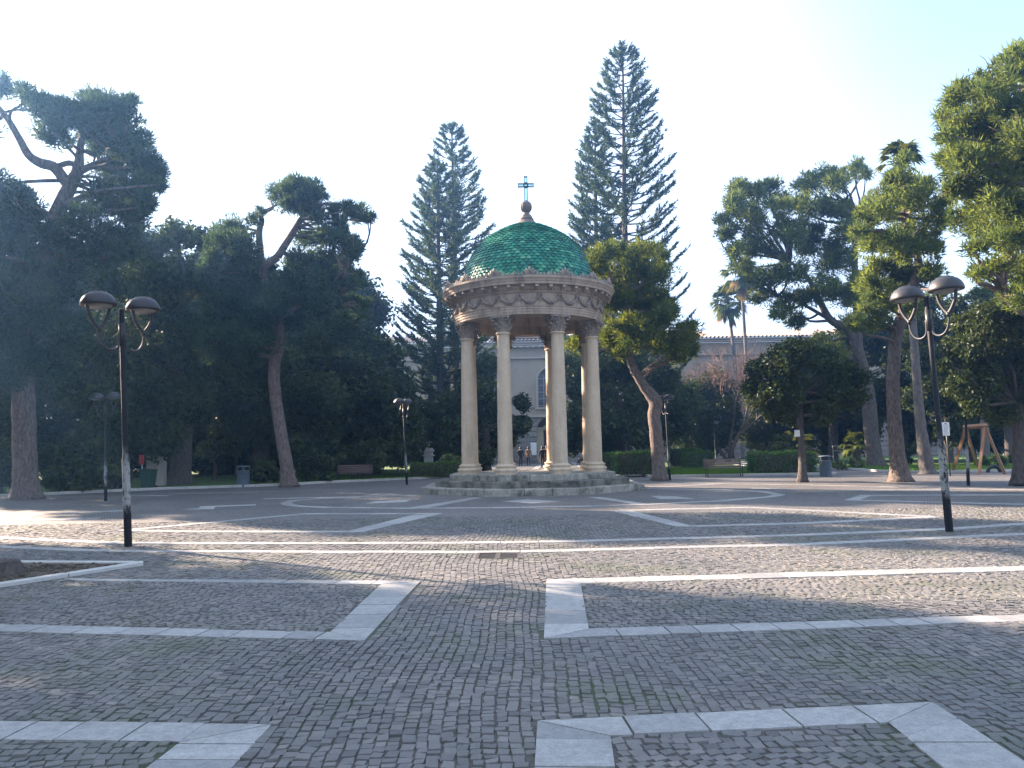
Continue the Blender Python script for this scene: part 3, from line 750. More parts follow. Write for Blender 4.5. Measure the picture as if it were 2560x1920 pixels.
def capital():
    mb = MB()
    mb.lathe([(0.235,0),(0.24,hc*0.3),(0.27,hc*0.6),(0.33,hc*0.84),(0.34,hc*0.86)], 28)
    for k in range(8): leaf_strip(mb, k*PI/4, 0.235, 0.0, hc*0.42, 0.10, 0.085)
    for k in range(8): leaf_strip(mb, k*PI/4+PI/8, 0.245, hc*0.12, hc*0.68, 0.15, 0.08)
    for k in range(4):
        a = k*PI/2+PI/4
        leaf_strip(mb, a-0.16, 0.26, hc*0.4, hc*0.86, 0.20, 0.05); leaf_strip(mb, a+0.16, 0.26, hc*0.4, hc*0.86, 0.20, 0.05)
        # corner volute
        P = []
        for i in range(15):
            t = i/14*2.6*PI; rr = 0.075*(1-i/17)
            P.append(((0.42+rr*math.cos(t))*math.cos(a), (0.42+rr*math.cos(t))*math.sin(a), hc*0.74+rr*math.sin(t)))
        mb.tube(P, np.linspace(0.034, 0.016, 15), 6)
        leaf_strip(mb, k*PI/2, 0.28, hc*0.55, hc*0.86, 0.07, 0.05)
        # flower on each abacus side
        mb.box((0.36*math.cos(k*PI/2), 0.36*math.sin(k*PI/2), hc*0.91), (0.07, 0.11, 0.11), k*PI/2, bev=0.02)
    poly = []
    for k in range(4):
        a = k*PI/2+PI/4
        for da in (-0.10, 0.10): poly.append((0.50*math.cos(a+da), 0.50*math.sin(a+da)))
        for f in (0.25, 0.5, 0.75):
            b0 = np.array([math.cos(a+0.10), math.sin(a+0.10)])*0.50; b1 = np.array([math.cos(a+PI/2-0.10), math.sin(a+PI/2-0.10)])*0.50
            q = b0+(b1-b0)*f; q = q*(1-0.16*math.sin(f*PI)); poly.append(tuple(q))
    mb.prism(poly, hc*0.86, hc*0.985)
    return mb
col0 = None
for k in range(8):
    a = -PI/2 + PI/8 + k*PI/4
    loc = (RCOL*math.cos(a), RCOL*math.sin(a), PT-0.006)
    if col0 is None:
        mb = MB(); mb.lathe(shaft_prof(), 40)
        c = mb.build("column", MAT["shaft"], pav, local=True); c.location = loc; c.rotation_euler = (0,0,a)
        mb = MB(); mb.lathe(base_p, 40); b = mb.build("base", MAT["shaft"], c, local=True)
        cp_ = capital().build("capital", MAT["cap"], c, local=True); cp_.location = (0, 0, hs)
        col0 = c
    else:
        c = col0.copy(); COL.objects.link(c); c.parent = pav; c.location = loc; c.rotation_euler = (0,0,a + k*0.0)
        for ch in col0.children:
            q = ch.copy(); COL.objects.link(q); q.parent = c
# entablature: architrave, frieze, cornice
z1 = zf(763, 2.97); z2 = zf(731, 2.90); z3 = zf(722, 2.95); z4 = zf(706, 3.30); z5 = zf(689.5, 3.37)
print("entablature", z_arc, z1, z2, z3, z4, z5)
def dz(t, a, b): return a + (b-a)*t
arch = [(2.20,z_arc),(R_A-0.02,z_arc),(R_A-0.015,dz(.28,z_arc,z1)),(R_A+0.005,dz(.29,z_arc,z1)),(R_A+0.01,dz(.6,z_arc,z1)),(R_A+0.03,dz(.61,z_arc,z1)),(R_A+0.035,dz(.85,z_arc,z1)),(R_A+0.065,dz(.93,z_arc,z1)),(R_A+0.07,z1),(R_A-0.04,z1+0.006)]
fr = [(R_A-0.045,z1+0.006),(R_A-0.05,z2)]
co = [(R_A-0.05,z2),(R_A-0.01,z2+0.01),(R_A+0.02,dz(.5,z2,z3)),(R_A+0.03,z3),(R_A+0.10,z3+0.02),(3.00+0.03,dz(.3,z3,z4)),(3.05,dz(.55,z3,z4)),(3.06,z4-0.03),(3.26,z4-0.02),(3.29,z4-0.03),(3.30,z4),(3.31,dz(.3,z4,z5)),(3.335,dz(.34,z4,z5)),(3.35,dz(.55,z4,z5)),(3.39,dz(.75,z4,z5)),(3.41,dz(.85,z4,z5)),(3.41,z5),(2.5,z5+0.10),(2.2,z5+0.02)]
inner = [(2.2,z5+0.02),(2.2,z_arc)]
mb = MB(); mb.lathe(arch, 128, PC, smooth=False)
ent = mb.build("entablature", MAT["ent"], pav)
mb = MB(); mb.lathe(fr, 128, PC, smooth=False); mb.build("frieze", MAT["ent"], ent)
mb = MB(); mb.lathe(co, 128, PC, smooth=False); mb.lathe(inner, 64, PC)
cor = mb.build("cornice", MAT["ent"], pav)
# coffered ceiling inside
mb = MB(); mb.lathe([(2.24, z_arc+0.25),(2.0,z_arc+0.8),(1.4,z_arc+1.25),(0.6,z_arc+1.5),(0.02,z_arc+1.55)], 48, PC); mb.build("ceiling", MAT["ent"], pav)
mb = MB(); nd = 150; zd0 = (z3+0.02+dz(.3,z3,z4))/2-0.07; zd1 = zd0+0.085
pl = []
for k in range(nd):
    for q, r_ in ((0.02, R_A+0.02), (0.30, R_A+0.02), (0.32, R_A+0.095), (0.98, R_A+0.095)):
        a = (k+q)*2*PI/nd; pl.append((r_*math.sin(a), -r_*math.cos(a)))
np_ = len(pl); rin = [(p[0]*(R_A-0.03)/math.hypot(*p), p[1]*(R_A-0.03)/math.hypot(*p)) for p in pl]
V = [(PC[0]+p[0], PC[1]+p[1], z) for z in (zd0, zd1) for p in pl] + [(PC[0]+p[0], PC[1]+p[1], z) for z in (zd0, zd1) for p in rin]
F = []
for i in range(np_):
    j = (i+1) % np_
    F += [(i, j, np_+j, np_+i), (2*np_+j, 2*np_+i, i, j)[::-1], (np_+i, np_+j, 3*np_+j, 3*np_+i)]
mb.add(V, F)
mb.build("dentil_band", MAT["ent"], cor)
mod = None
for k in range(40):
    a = (k+0.5)*2*PI/40
    if mod is None:
        mb = MB()
        zz = z4-0.03
        mb.box((0,-0.10,-0.045),(0.13,0.24,0.07),bev=0.008); mb.box((0,-0.195,-0.085),(0.115,0.06,0.035),bev=0.01); mb.box((0,-0.04,-0.10),(0.11,0.09,0.06),bev=0.01)
        mod = mb.build("modillion", MAT["ent"], cor, local=True); o = mod
    else:
        o = mod.copy(); COL.objects.link(o); o.parent = cor
    o.location = (3.045*math.sin(a), -3.045*math.cos(a), zz); o.rotation_euler = (0,0,a)
# garlands on the frieze
gar = None; ng = 24; zg = z1 + (z2-z1)*0.80
for k in range(ng):
    a = k*2*PI/ng
    if gar is None:
        mb = MB(); hw = (R_A-0.05)*PI/ng*0.86; drop = (z2-z1)*0.52
        rr = np.random.default_rng(3)
        P = []
        for i in range(17):
            t = i/16*2-1; aa = t*hw/(R_A-0.05)
            P.append(((R_A+0.005)*math.sin(aa), -(R_A+0.005)*math.cos(aa)+R_A, -drop*(1-t*t)))
        P = np.array(P); mb.tube(P, 0.03+0.05*np.sin(np.linspace(0,PI,17)), 7)
        for i in range(46):
            j = rr.integers(0, 17); w = 0.025+0.05*math.sin(j/16*PI)
            q = P[j] + rr.normal(0, 1, 3)*w*np.array([.7,.35,.7]); q[1] -= 0.02
            s = 0.05
            mb.box(q, (s*rr.uniform(.6,1.3), s*.8, s*rr.uniform(.6,1.3)), rr.uniform(0,3), rx=rr.uniform(0,3), bev=0.012)
        for sgn in (-1, 1):
            aa = sgn*hw/(R_A-0.05); x0, y0 = (R_A+0.0)*math.sin(aa), -(R_A)*math.cos(aa)+R_A
            mb.box((x0, y0-0.01, 0.03), (0.10,0.07,0.11), bev=0.02)
            mb.tube([(x0,y0-0.01,0.0),(x0-sgn*.03,y0-.02,-0.08),(x0+sgn*.02,y0-.01,-0.16),(x0,y0-.01,-0.22)], [0.02,0.025,0.018,0.006], 5)
        gar = mb.build("garland", MAT["cap"], ent, local=True); o = gar
    else:
        o = gar.copy(); COL.objects.link(o); o.parent = ent
    o.location = ((R_A)*math.sin(a), -(R_A)*math.cos(a), zg); o.rotation_euler = (0,0,a)
# cresting: low pierced wave plus sixteen palmettes
mb = MB(); zc = z5; Rr = 3.33
for k in range(160):
    a = k*2*PI/160; x, y = PC[0]+Rr*math.sin(a), PC[1]-Rr*math.cos(a)
    ph = (k % 10)/10.0; h = 0.10 + 0.09*abs(math.sin(ph*PI*2+0.6)) + RNG.uniform(-0.015, 0.015)
    mb.box((x, y, zc+h/2-0.02), (0.085, 0.06, h), a, ry=0.5*math.sin(ph*2*PI)*0.6, bev=0.012)
    if k % 2 == 0: mb.box((x, y, zc+h+0.0), (0.055, 0.05, 0.06), a, ry=0.7, bev=0.012)
mb.lathe([(Rr+0.05,zc-0.01),(Rr+0.05,zc+0.05),(Rr-0.05,zc+0.05),(Rr-0.05,zc-0.01)], 96, PC, smooth=False)
crest = mb.build("cresting", MAT["cap"], pav)
pal = None
for k in range(16):
    a = k*2*PI/16
    if pal is None:
        mb = MB()
        for s in (-2, -1, 0, 1, 2):
            ang = s*0.33; L = 0.34 - 0.05*abs(s)
            P = [(0.03*s,0,0), (0.03*s+math.sin(ang)*L*0.6, -0.015, math.cos(ang)*L*0.6), (math.sin(ang)*L*1.0+0.03*s, 0.0, math.cos(ang)*L*0.95), (math.sin(ang)*L*1.15+0.02*s, 0.02, math.cos(ang)*L*0.92)]
            mb.tube(P, [0.045,0.05,0.032,0.012], 6)
        mb.box((0,0,0.03),(0.24,0.09,0.09),bev=0.02); mb.box((-0.14,0,0.05),(0.08,0.07,0.10),ry=-0.5,bev=0.02); mb.box((0.14,0,0.05),(0.08,0.07,0.10),ry=0.5,bev=0.02)
        pal = mb.build("palmette", MAT["cap"], crest, local=True); o = pal
    else:
        o = pal.copy(); COL.objects.link(o); o.parent = crest
    o.location = (Rr*math.sin(a), -Rr*math.cos(a), zc+0.02); o.rotation_euler = (0,0,a)
# dome: silhouette read off the photograph, then covered in fish-scale tiles
SCL = 1/2.9625
zy = [(858,471),(818,466),(763,451),(708.6,427),(654,390),(604,347),(568.4,298),(536.5,236),(511.3,173),(495,125),(486,99)]
Dn = D0
dome_p = []
for y, w in zy:
    Rg = w*SCL/1920.0*D0*0.997
    z = AT(1319, 400+y*SCL, D0 - 0.30*Rg)[2]
    dome_p.append((Rg, z))
dome_p = [(dome_p[0][0]+0.02, z5-0.05)] + dome_p
print("dome", dome_p[0], dome_p[-1])
dp = np.array(dome_p); seg = np.concatenate([[0], np.cumsum(np.linalg.norm(np.diff(dp, axis=0), axis=1))])
def dome_at(s):
    return np.array([np.interp(s, seg, dp[:,0]), np.interp(s, seg, dp[:,1])])
mb = MB(); mb.lathe([(r-0.02, z-0.01) for r, z in dome_p] , 72, PC)
dome = mb.build("dome", MAT["grout"], pav)
mb = MB(); rows = 32; Ls = seg[-1]; rh = Ls/rows; TV = []; TF = []; TA = []; nv = 0
for j in range(rows):
    s0 = j*rh; p0 = dome_at(max(0, s0-0.055)); p1 = dome_at(s0+rh*1.15 if j < rows-1 else Ls)
    nt_ = max(14, int(round(2*PI*p0[0]/0.215)));
    if j < 12: nt_ = 73
    tg = (p1-p0); tg /= np.linalg.norm(tg); nr = np.array([tg[1], -tg[0]])
    for k in range(nt_):
        th = (k + 0.5*(j % 2))*2*PI/nt_
        hwid = PI*p0[0]/nt_*0.97; lift = 0.050 + RNG.uniform(0, 0.014)
        Lt = np.linalg.norm(p1-p0); tl = RNG.normal(0, 0.004)
        prof = [(-1,0.62),(-0.86,0.30),(-0.52,0.08),(0,0.0),(0.52,0.08),(0.86,0.30),(1,0.62)]
        V = []
        for (u, v) in prof:
            rr_, zz_ = p0 + (p1-p0)*v*0.62 + nr*(lift*(1-v*0.8) + 0.012*(1-u*u) + tl*u)
            V.append((rr_, u*hwid, zz_))
        sc2 = p1[0]/p0[0]
        for u in (1, 0, -1):
            rr_, zz_ = p1 + nr*(0.004 + 0.010*(1-u*u)); V.append((rr_, u*hwid*sc2, zz_))
        for (u, v) in prof:        # edge thickness
            rr_, zz_ = p0 + (p1-p0)*v*0.62 + nr*(lift*(1-v*0.8)-0.022); V.append((rr_, u*hwid, zz_))
        for (rr_, tt, zz_) in V:
            TV.append((PC[0]+rr_*math.sin(th)+tt*math.cos(th), PC[1]-rr_*math.cos(th)+tt*math.sin(th), zz_))
        f = [(nv+9, nv+0, nv+1, nv+2), (nv+9, nv+2, nv+3, nv+8), (nv+8, nv+3, nv+4, nv+7), (nv+7, nv+4, nv+5, nv+6)]
        TF += f; tv = float(np.clip(RNG.normal(0.45, 0.30), 0, 1)); TA += [tv]*4
        TF += [(nv+10+i, nv+11+i, nv+1+i, nv+i) for i in range(6)]; TA += [tv]*6
        nv += 17
mb.add(TV, np.array(TF), False, TA)
mb.build("roof_tiles", MAT["tile"], dome)
# finial and cross
def zz(y): return AT(1318, 400+y*SCL, D0)[2]
m_px = D0/1920.0*SCL
fp = [(104*m_px, zz(494)), (92*m_px, zz(484)), (72*m_px, zz(470)), (66*m_px, zz(462)), (60*m_px, zz(455)), (50*m_px, zz(445)), (56*m_px, zz(441)), (50*m_px, zz(436)), (44*m_px, zz(425)), (40*m_px, zz(415)), (27*m_px, zz(402)), (22*m_px, zz(396)), (26*m_px, zz(390)), (18*m_px, zz(387))]
for i in range(11):
    t = -PI/2+0.45 + i/10*(PI-0.65); fp.append((41*m_px*math.cos(t), zz(349)+44*m_px*math.sin(t)))
mb = MB(); mb.lathe(fp, 32, PC)
fin = mb.build("finial", MAT["fin"], pav)
mb = MB()
for k in range(10):
    a = k*2*PI/10; P = [(PC[0]+41.5*m_px*math.cos(t)*math.sin(a), PC[1]-41.5*m_px*math.cos(t)*math.cos(a), zz(349)+44*m_px*math.sin(t)) for t in np.linspace(-1.1,1.2,9)]
    mb.tube(P, 0.022, 5)
mb.build("ball_ribs", MAT["fin"], fin)
zb, zt, zh = zz(308), zz(122), zz(187); bw = 27*m_px; aw = 121*m_px; fw = 0.026; dpt = 0.12
mb = MB(); glass = MB()
def framebox(x0, x1, za, zb_):
    for sy in (-1, 1):
        y = PC[1]+sy*dpt/2
        mb.box(((x0+x1)/2, y, za+fw/2), (x1-x0, fw, fw)); mb.box(((x0+x1)/2, y, zb_-fw/2), (x1-x0, fw, fw))
        mb.box((x0+fw/2, y, (za+zb_)/2), (fw, fw, zb_-za-2*fw)); mb.box((x1-fw/2, y, (za+zb_)/2), (fw, fw, zb_-za-2*fw))
    glass.box(((x0+x1)/2, PC[1], (za+zb_)/2), (x1-x0-2*fw, 0.02, zb_-za-2*fw))
    for x in (x0+fw/2, x1-fw/2):
        for z in (za+fw/2, zb_-fw/2): mb.box((x, PC[1], z), (fw, dpt-fw-0.002, fw))
X0 = PC[0]
framebox(X0-bw/2, X0+bw/2, zb, zh-bw/2-0.002); framebox(X0-bw/2, X0+bw/2, zh+bw/2+0.002, zt)
framebox(X0-aw/2, X0-bw/2-0.002, zh-bw/2, zh+bw/2); framebox(X0+bw/2+0.002, X0+aw/2, zh-bw/2, zh+bw/2)
framebox(X0-bw/2, X0+bw/2, zh-bw/2, zh+bw/2)
mb.box((X0, PC[1], zb-0.05), (0.05, 0.05, 0.12))
cr = mb.build("cross", MAT["bronze"], pav); glass.build("glass_panels", MAT["glass"], cr)

# ------------------------------------------------------------------ trees
def unit(v): return v / (np.linalg.norm(v, axis=-1, keepdims=True) + 1e-9)
DENS, DENSL = 2.9, 4.2
def needle_cloud(C, R, per, L, w, up=0.5, sub=9, flat=0.8, spread=0.5):
    n = len(C); V = []; A = []
    for i in range(n):
        m = max(3, int(sub))
        sd = unit(RNG.normal(0, 1, (m, 3))); sd[:, 2] *= flat
        sc_ = C[i] + sd * R[i] * RNG.uniform(0.35, 0.95, (m, 1))
        sr = np.minimum(R[i] * RNG.uniform(0.18, 0.58, m), 0.75)
        k = max(6, int(DENS * per * R[i]**2)); idx = RNG.integers(0, m, k)
        dv = unit(RNG.normal(0, 1, (k, 3))) * (RNG.uniform(0, 1, (k, 1)) ** 0.40)
        p = sc_[idx] + dv * sr[idx][:, None] * np.array([1, 1, 0.85])
        d = unit(0.7*dv + 0.35*unit(p - C[i]) + np.array([0, 0, up]) + RNG.normal(0, spread, (k, 3)))
        s = unit(np.cross(d, RNG.normal(0, 1, (k, 3))))
        ll = 0.82 * L * RNG.uniform(0.6, 1.35, (k, 1)); ww = 0.8 * w * RNG.uniform(0.7, 1.3, (k, 1))
        V.append(np.stack([p - s*ww, p + s*ww, p + d*ll], 1))
        tint = RNG.uniform(0.15, 0.85, m)[idx] + RNG.normal(0, 0.12, k)
        A.append(np.clip(tint, 0, 1))
    V = np.concatenate(V); A = np.concatenate(A)
    return V.reshape(-1, 3), np.arange(len(V)*3).reshape(-1, 3), A
def leaf_cloud(C, R, per, size, sub=10, flat=0.85, droop=0.0):
    V = []; A = []
    for i in range(len(C)):
        m = int(sub)
        sd = unit(RNG.normal(0, 1, (m, 3))); sd[:, 2] *= flat
        sc_ = C[i] + sd * R[i] * RNG.uniform(0.4, 0.85, (m, 1)); sr = R[i]*RNG.uniform(0.36, 0.62, m)
        k = max(6, int(DENSL * per * R[i]**2)); idx = RNG.integers(0, m, k)
        dv = unit(RNG.normal(0, 1, (k, 3))) * (RNG.uniform(0, 1, (k, 1)) ** 0.40)
        p = sc_[idx] + dv * sr[idx][:, None]
        nrm = unit(dv*0.5 + np.array([0, 0, 0.5]) + RNG.normal(0, 0.7, (k, 3)))
        a = unit(np.cross(nrm, RNG.normal(0, 1, (k, 3)))); b = np.cross(nrm, a)
        s = size * 1.2 * RNG.uniform(0.6, 1.4, (k, 1))
        V.append(np.stack([p - a*s, p - b*s*0.5, p + a*s, p + b*s*0.5], 1))
        A.append(np.clip(RNG.uniform(0.1, 0.9, m)[idx] + RNG.normal(0, 0.15, k), 0, 1))
    V = np.concatenate(V); A = np.concatenate(A)
    return V.reshape(-1, 3), np.arange(len(V)*4).reshape(-1, 4), A

def smooth_path(P, r, n=4):
    P = np.asarray(P, float); m = len(P)
    if m < 3: return P, np.asarray(r, float)
    t = np.arange(m); tt = np.linspace(0, m-1, (m-1)*n+1)
    out = []
    for x in tt:
        i = min(int(x), m-2); u = x-i
        p0, p1, p2, p3 = P[max(i-1,0)], P[i], P[i+1], P[min(i+2,m-1)]
        out.append(0.5*((2*p1)+(-p0+p2)*u+(2*p0-5*p1+4*p2-p3)*u*u+(-p0+3*p1-3*p2+p3)*u**3))
    return np.array(out), np.interp(tt, t, r)
def limb(mb, a, b, r0, r1, n=6, sag=0.12):
    a, b = np.asarray(a, float), np.asarray(b, float); L = np.linalg.norm(b-a)
    m1 = a + (b-a)*0.35 + RNG.normal(0, sag*L*0.5, 3)*np.array([1,1,.6]); m2 = a + (b-a)*0.7 + RNG.normal(0, sag*L*0.5, 3)*np.array([1,1,.6])
    P, r = smooth_path([a, m1, m2, b], [r0, r0*.7+r1*.3, r0*.35+r1*.65, r1], 3)
    mb.tube(P, r, n)

def tree(name, label, cat, Y, trunk, blobs, leafmat, bark, kind="needle", per=620, L=0.3, w=0.035, limbs=(), depth=1.6, copies=2, group=None, extra_limbs=True, up=0.5, size=0.1, jitter=0.15, rs=1.0, sub=16, root=None, limb_r=0.05):
    """trunk: [(x,y,width)] in overview pixels at depth Y; blobs: [(x,y,r)] the same"""
    base = GO(trunk[0][0], trunk[0][1]) if root is None else np.array(root)
    tp = []; tr = []
    for i, q in enumerate(trunk):
        dy = q[3] if len(q) > 3 else 0
        p = ATO(q[0], q[1], Y + dy); tp.append(p); tr.append(q[2]*KO/FPX*(Y+dy)/2)
    tp[0][2] = min(tp[0][2], 0.0) - 0.02
    base = np.array([tp[0][0], tp[0][1], 0.0])
    t = thing(name, label, cat, base, group=group)
    mb = MB(); P, r = smooth_path(tp, tr, 5)
    # root flare
    fl = 1 + 0.55*np.exp(-np.maximum(P[:,2], 0)/0.28); r = r*fl
    if len(P) > 4: P[1:, :2] += RNG.normal(0, 0.012, (len(P)-1, 2))
    mb.tube(P, r, 14)
    nodes_ = [np.array(x) for x in P[len(P)//3:]]
    for lb in limbs:
        lp = [ATO(q[0], q[1], Y + (q[3] if len(q) > 3 else 0)) for q in lb]; lr = [q[2]*KO/FPX*Y/2 for q in lb]
        PP, rr = smooth_path(lp, lr, 5); mb.tube(PP, rr, 9); nodes_ += [np.array(x) for x in PP[::2]]
    C = []; R = []
    for (x, y, rad) in blobs:
        for c in range(copies):
            dy = RNG.uniform(-depth, depth)
            jx, jy = RNG.normal(0, jitter*rad, 2) if c else (0, 0)
            Yc = Y + dy
            C.append(ATO(x+jx, y+jy, Yc)); R.append(rad*KO/FPX*Yc*(1.0 if c == 0 else RNG.uniform(0.75, 1.0))*rs*1.15)
    C = np.array(C); R = np.array(R)
    if extra_limbs:
        nd = np.array(nodes_)
        for i in range(len(C)):
            cost = np.linalg.norm(nd - C[i], axis=1) + np.where(nd[:,2] > C[i][2]+0.3, 2.0, 0)
            j = int(np.argmin(cost))
            d = np.linalg.norm(nd[j]-C[i])
            if d > 0.4: limb(mb, nd[j], C[i], min(limb_r+0.012*d, 0.12), 0.018, 5)
            for q in range(2): limb(mb, C[i], C[i]+RNG.normal(0, 0.55, 3)*R[i], 0.018, 0.006, 4)
    mb.build("trunk", bark, t)
    if kind == "needle": V, F, A = needle_cloud(C, R, per, L, w, up, sub)
    else: V, F, A = leaf_cloud(C, R, per, size, sub)
    mb = MB(); mb.add(V, F, False, A); mb.build("crown", leafmat, t)
    return t

# --- tall pine at the left edge
tree("pine_tree", "tall open pine with heavy crooked limbs and a thick straight trunk at the left edge", "tree", 30.0,
     [(56,1079,50),(54,1000,48),(52,900,46),(52,800,44),(72,680,38),(98,560,36),(120,470,34)],
     [(5,185,28),(55,200,22),(80,230,30),(110,235,38),(150,250,42),(190,240,42),(225,228,38),(262,240,32),(285,218,18),(240,280,42),(200,300,42),(110,290,36),(270,320,38),(310,340,32),(325,382,32),(298,405,42),(250,370,42),(230,425,44),(285,445,36),(180,470,44),(250,505,40),(120,510,42),(30,430,50),(5,490,60),(60,560,62),(125,610,55),(10,650,66),(-40,400,60),(-40,290,40),(150,560,44),(205,535,36),(80,700,56),(15,760,60),(145,720,50),(-60,560,80),(290,470,26),(225,560,34),(60,480,40),(40,780,60),(100,780,46),(332,360,26),(345,402,18),(302,300,24),(318,440,24),(270,540,30),(-30,700,70),(60,640,60),(-20,820,50)],
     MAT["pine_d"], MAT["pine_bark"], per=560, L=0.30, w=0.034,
     limbs=[[(120,470,34),(150,405,30),(168,370,26),(172,335,18),(178,280,9)],[(150,405,24),(118,362,24),(88,352,22),(62,335,18),(42,300,15),(15,255,13),(-30,200,8)],[(168,372,18),(215,350,12),(262,330,6)],[(118,362,12),(150,352,13),(172,365,10)]], depth=2.6)
# --- leaning pine left of the pavilion
tree("pine_tree", "leaning pine with a pale bare S shaped trunk left of the pavilion", "tree", 36.5,
     [(625,1053,30),(613,970,27),(598,880,25),(592,800,25),(603,735,23),(598,690,20),(580,630,18),(567,585,18),(600,555,17)],
     [(620,402,24),(650,408,30),(680,412,30),(632,440,32),(672,440,32),(602,422,22),(748,452,18),(772,462,26),(792,472,14),(732,484,22),(702,512,28),(662,515,26),(740,532,26),(762,522,18),(702,562,28),(652,565,34),(745,572,16),(722,602,26),(772,592,13),(778,612,12),(500,502,36),(472,532,36),(522,542,46),(455,582,30),(450,612,26),(560,592,40),(512,612,55),(612,625,48),(482,662,50),(560,672,55),(642,682,55),(692,655,42),(762,652,20),(786,682,15),(742,692,22),(702,722,46),(532,742,55),(462,742,50),(545,477,15),(562,458,11),(735,505,18),(690,470,18),(800,468,10),(765,545,18),(722,452,16),(690,592,24),(760,612,18),(785,655,16),(715,630,24),(745,720,24)],
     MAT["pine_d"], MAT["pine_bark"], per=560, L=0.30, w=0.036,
     limbs=[[(567,585,17),(562,540,15),(560,500,14),(566,475,11),(556,462,6)],[(600,555,17),(625,515,15),(650,475,13),(668,455,11),(700,440,7)],[(598,690,12),(680,640,9),(720,625,6),(745,665,5)],[(640,640,9),(720,690,8),(740,720,5)]], depth=2.4)
# --- young pine right of the pavilion
tree("pine_tree", "young pine with a crooked knotty trunk and lime green tips right of the pavilion", "tree", 36.0,
     [(1425,1038,27),(1420,970,27),(1413,900,27),(1416,868,30),(1388,830,21),(1364,785,17),(1357,748,14),(1352,700,12),(1345,640,10)],
     [(1300,548,26),(1325,538,22),(1350,545,26),(1380,545,26),(1410,542,24),(1428,552,18),(1330,590,36),(1380,590,38),(1420,590,30),(1350,630,36),(1400,640,38),(1330,650,26),(1440,682,36),(1350,702,32),(1320,738,24),(1342,762,18),(1302,722,18),(1380,722,38),(1430,742,36),(1470,722,28),(1490,752,22),(1462,772,22),(1240,742,20),(1262,752,16),(1492,712,22),(1290,580,20),(1410,690,26),(1308,662,26),(1380,668,34),(1425,645,28),(1300,625,24),(1460,745,30)],
     MAT["pine_y"], MAT["red_bark"], per=640, L=0.27, w=0.034, depth=1.8, limb_r=0.03)
# --- pine at the right, lit trunk
tree("pine_tree", "straight pine with an orange lit trunk foot between the right hand lamps", "tree", 31.0,
     [(1946,1042,38),(1936,960,31),(1929,860,28),(1931,770,26),(1942,700,24),(1972,620,20),(1985,565,16),(1960,490,12),(1950,430,8)],
     [(1940,392,32),(1902,442,38),(1872,472,28),(1932,452,42),(1980,432,36),(2020,472,32),(2010,522,34),(1952,522,48),(1892,522,38),(1855,502,20),(1902,582,38),(1952,602,42),(2010,592,28),(1882,622,32),(1922,652,36),(1872,662,22),(1852,692,20),(1962,662,26),(1990,402,26),(1952,345,20),(2032,442,22),(2030,622,22),(1902,692,26)],
     MAT["pine"], MAT["red_bark"], per=640, L=0.27, w=0.033, depth=2.2)
# --- big pine filling the right edge
tree("pine_tree", "very tall full pine filling the upper right corner", "tree", 24.0,
     [(2345,1065,56),(2325,900,50),(2305,700,44),(2285,520,36),(2262,350,26),(2245,180,14)],
     [(2150,182,42),(2190,152,38),(2216,112,36),(2062,205,30),(2092,195,34),(2052,245,30),(2102,262,40),(2150,242,42),(2202,232,46),(2042,292,26),(2082,302,36),(2142,312,46),(2202,312,50),(2092,352,46),(2150,372,50),(2212,382,56),(2062,392,30),(2050,352,26),(2102,422,42),(2162,442,48),(2082,462,30),(2212,472,60),(2112,492,36),(2172,522,46),(2102,542,24),(2152,582,34),(2212,582,46),(2112,592,20),(2192,642,30),(2270,300,90),(2275,480,90),(2250,610,60),(2262,180,60),(2350,350,110),(2350,550,110)],
     MAT["pine"], MAT["pine_bark"], per=800, L=0.25, w=0.028, depth=2.2, limbs=[[(2305,700,30),(2240,680,20),(2200,670,16),(2165,635,10)]])
# --- large loose tree at the right
tree("pine_tree", "large airy spreading pine with a forked trunk behind the right hand hedge", "tree", 49.0,
     [(1893,1012,36),(1883,940,31),(1876,860,29),(1862,790,27),(1852,745,24),(1852,660,18),(1846,570,14),(1850,480,9)],
     [(1600,402,24),(1590,442,28),(1632,412,28),(1662,402,24),(1560,472,18),(1570,502,24),(1622,472,38),(1682,442,34),(1740,402,28),(1780,382,28),(1812,392,28),(1850,362,20),(1870,372,16),(1750,452,38),(1702,502,38),(1642,532,36),(1590,542,24),(1802,452,38),(1762,522,42),(1702,582,38),(1652,602,28),(1612,582,20),(1642,642,22),(1692,652,28),(1742,642,30),(1802,562,42),(1832,502,34),(1782,622,32),(1822,642,32),(1722,692,22),(1682,682,18),(1832,702,28),(1862,622,34),(1802,762,26),(1770,742,22)],
     MAT["pine"], MAT["oak_bark"], per=330, L=0.34, w=0.045, depth=3.2,
     limbs=[[(1862,790,22),(1835,715,19),(1795,692,16),(1768,645,13),(1745,600,9),(1700,560,5)],[(1795,692,9),(1720,650,6),(1680,640,3)]], sub=16)
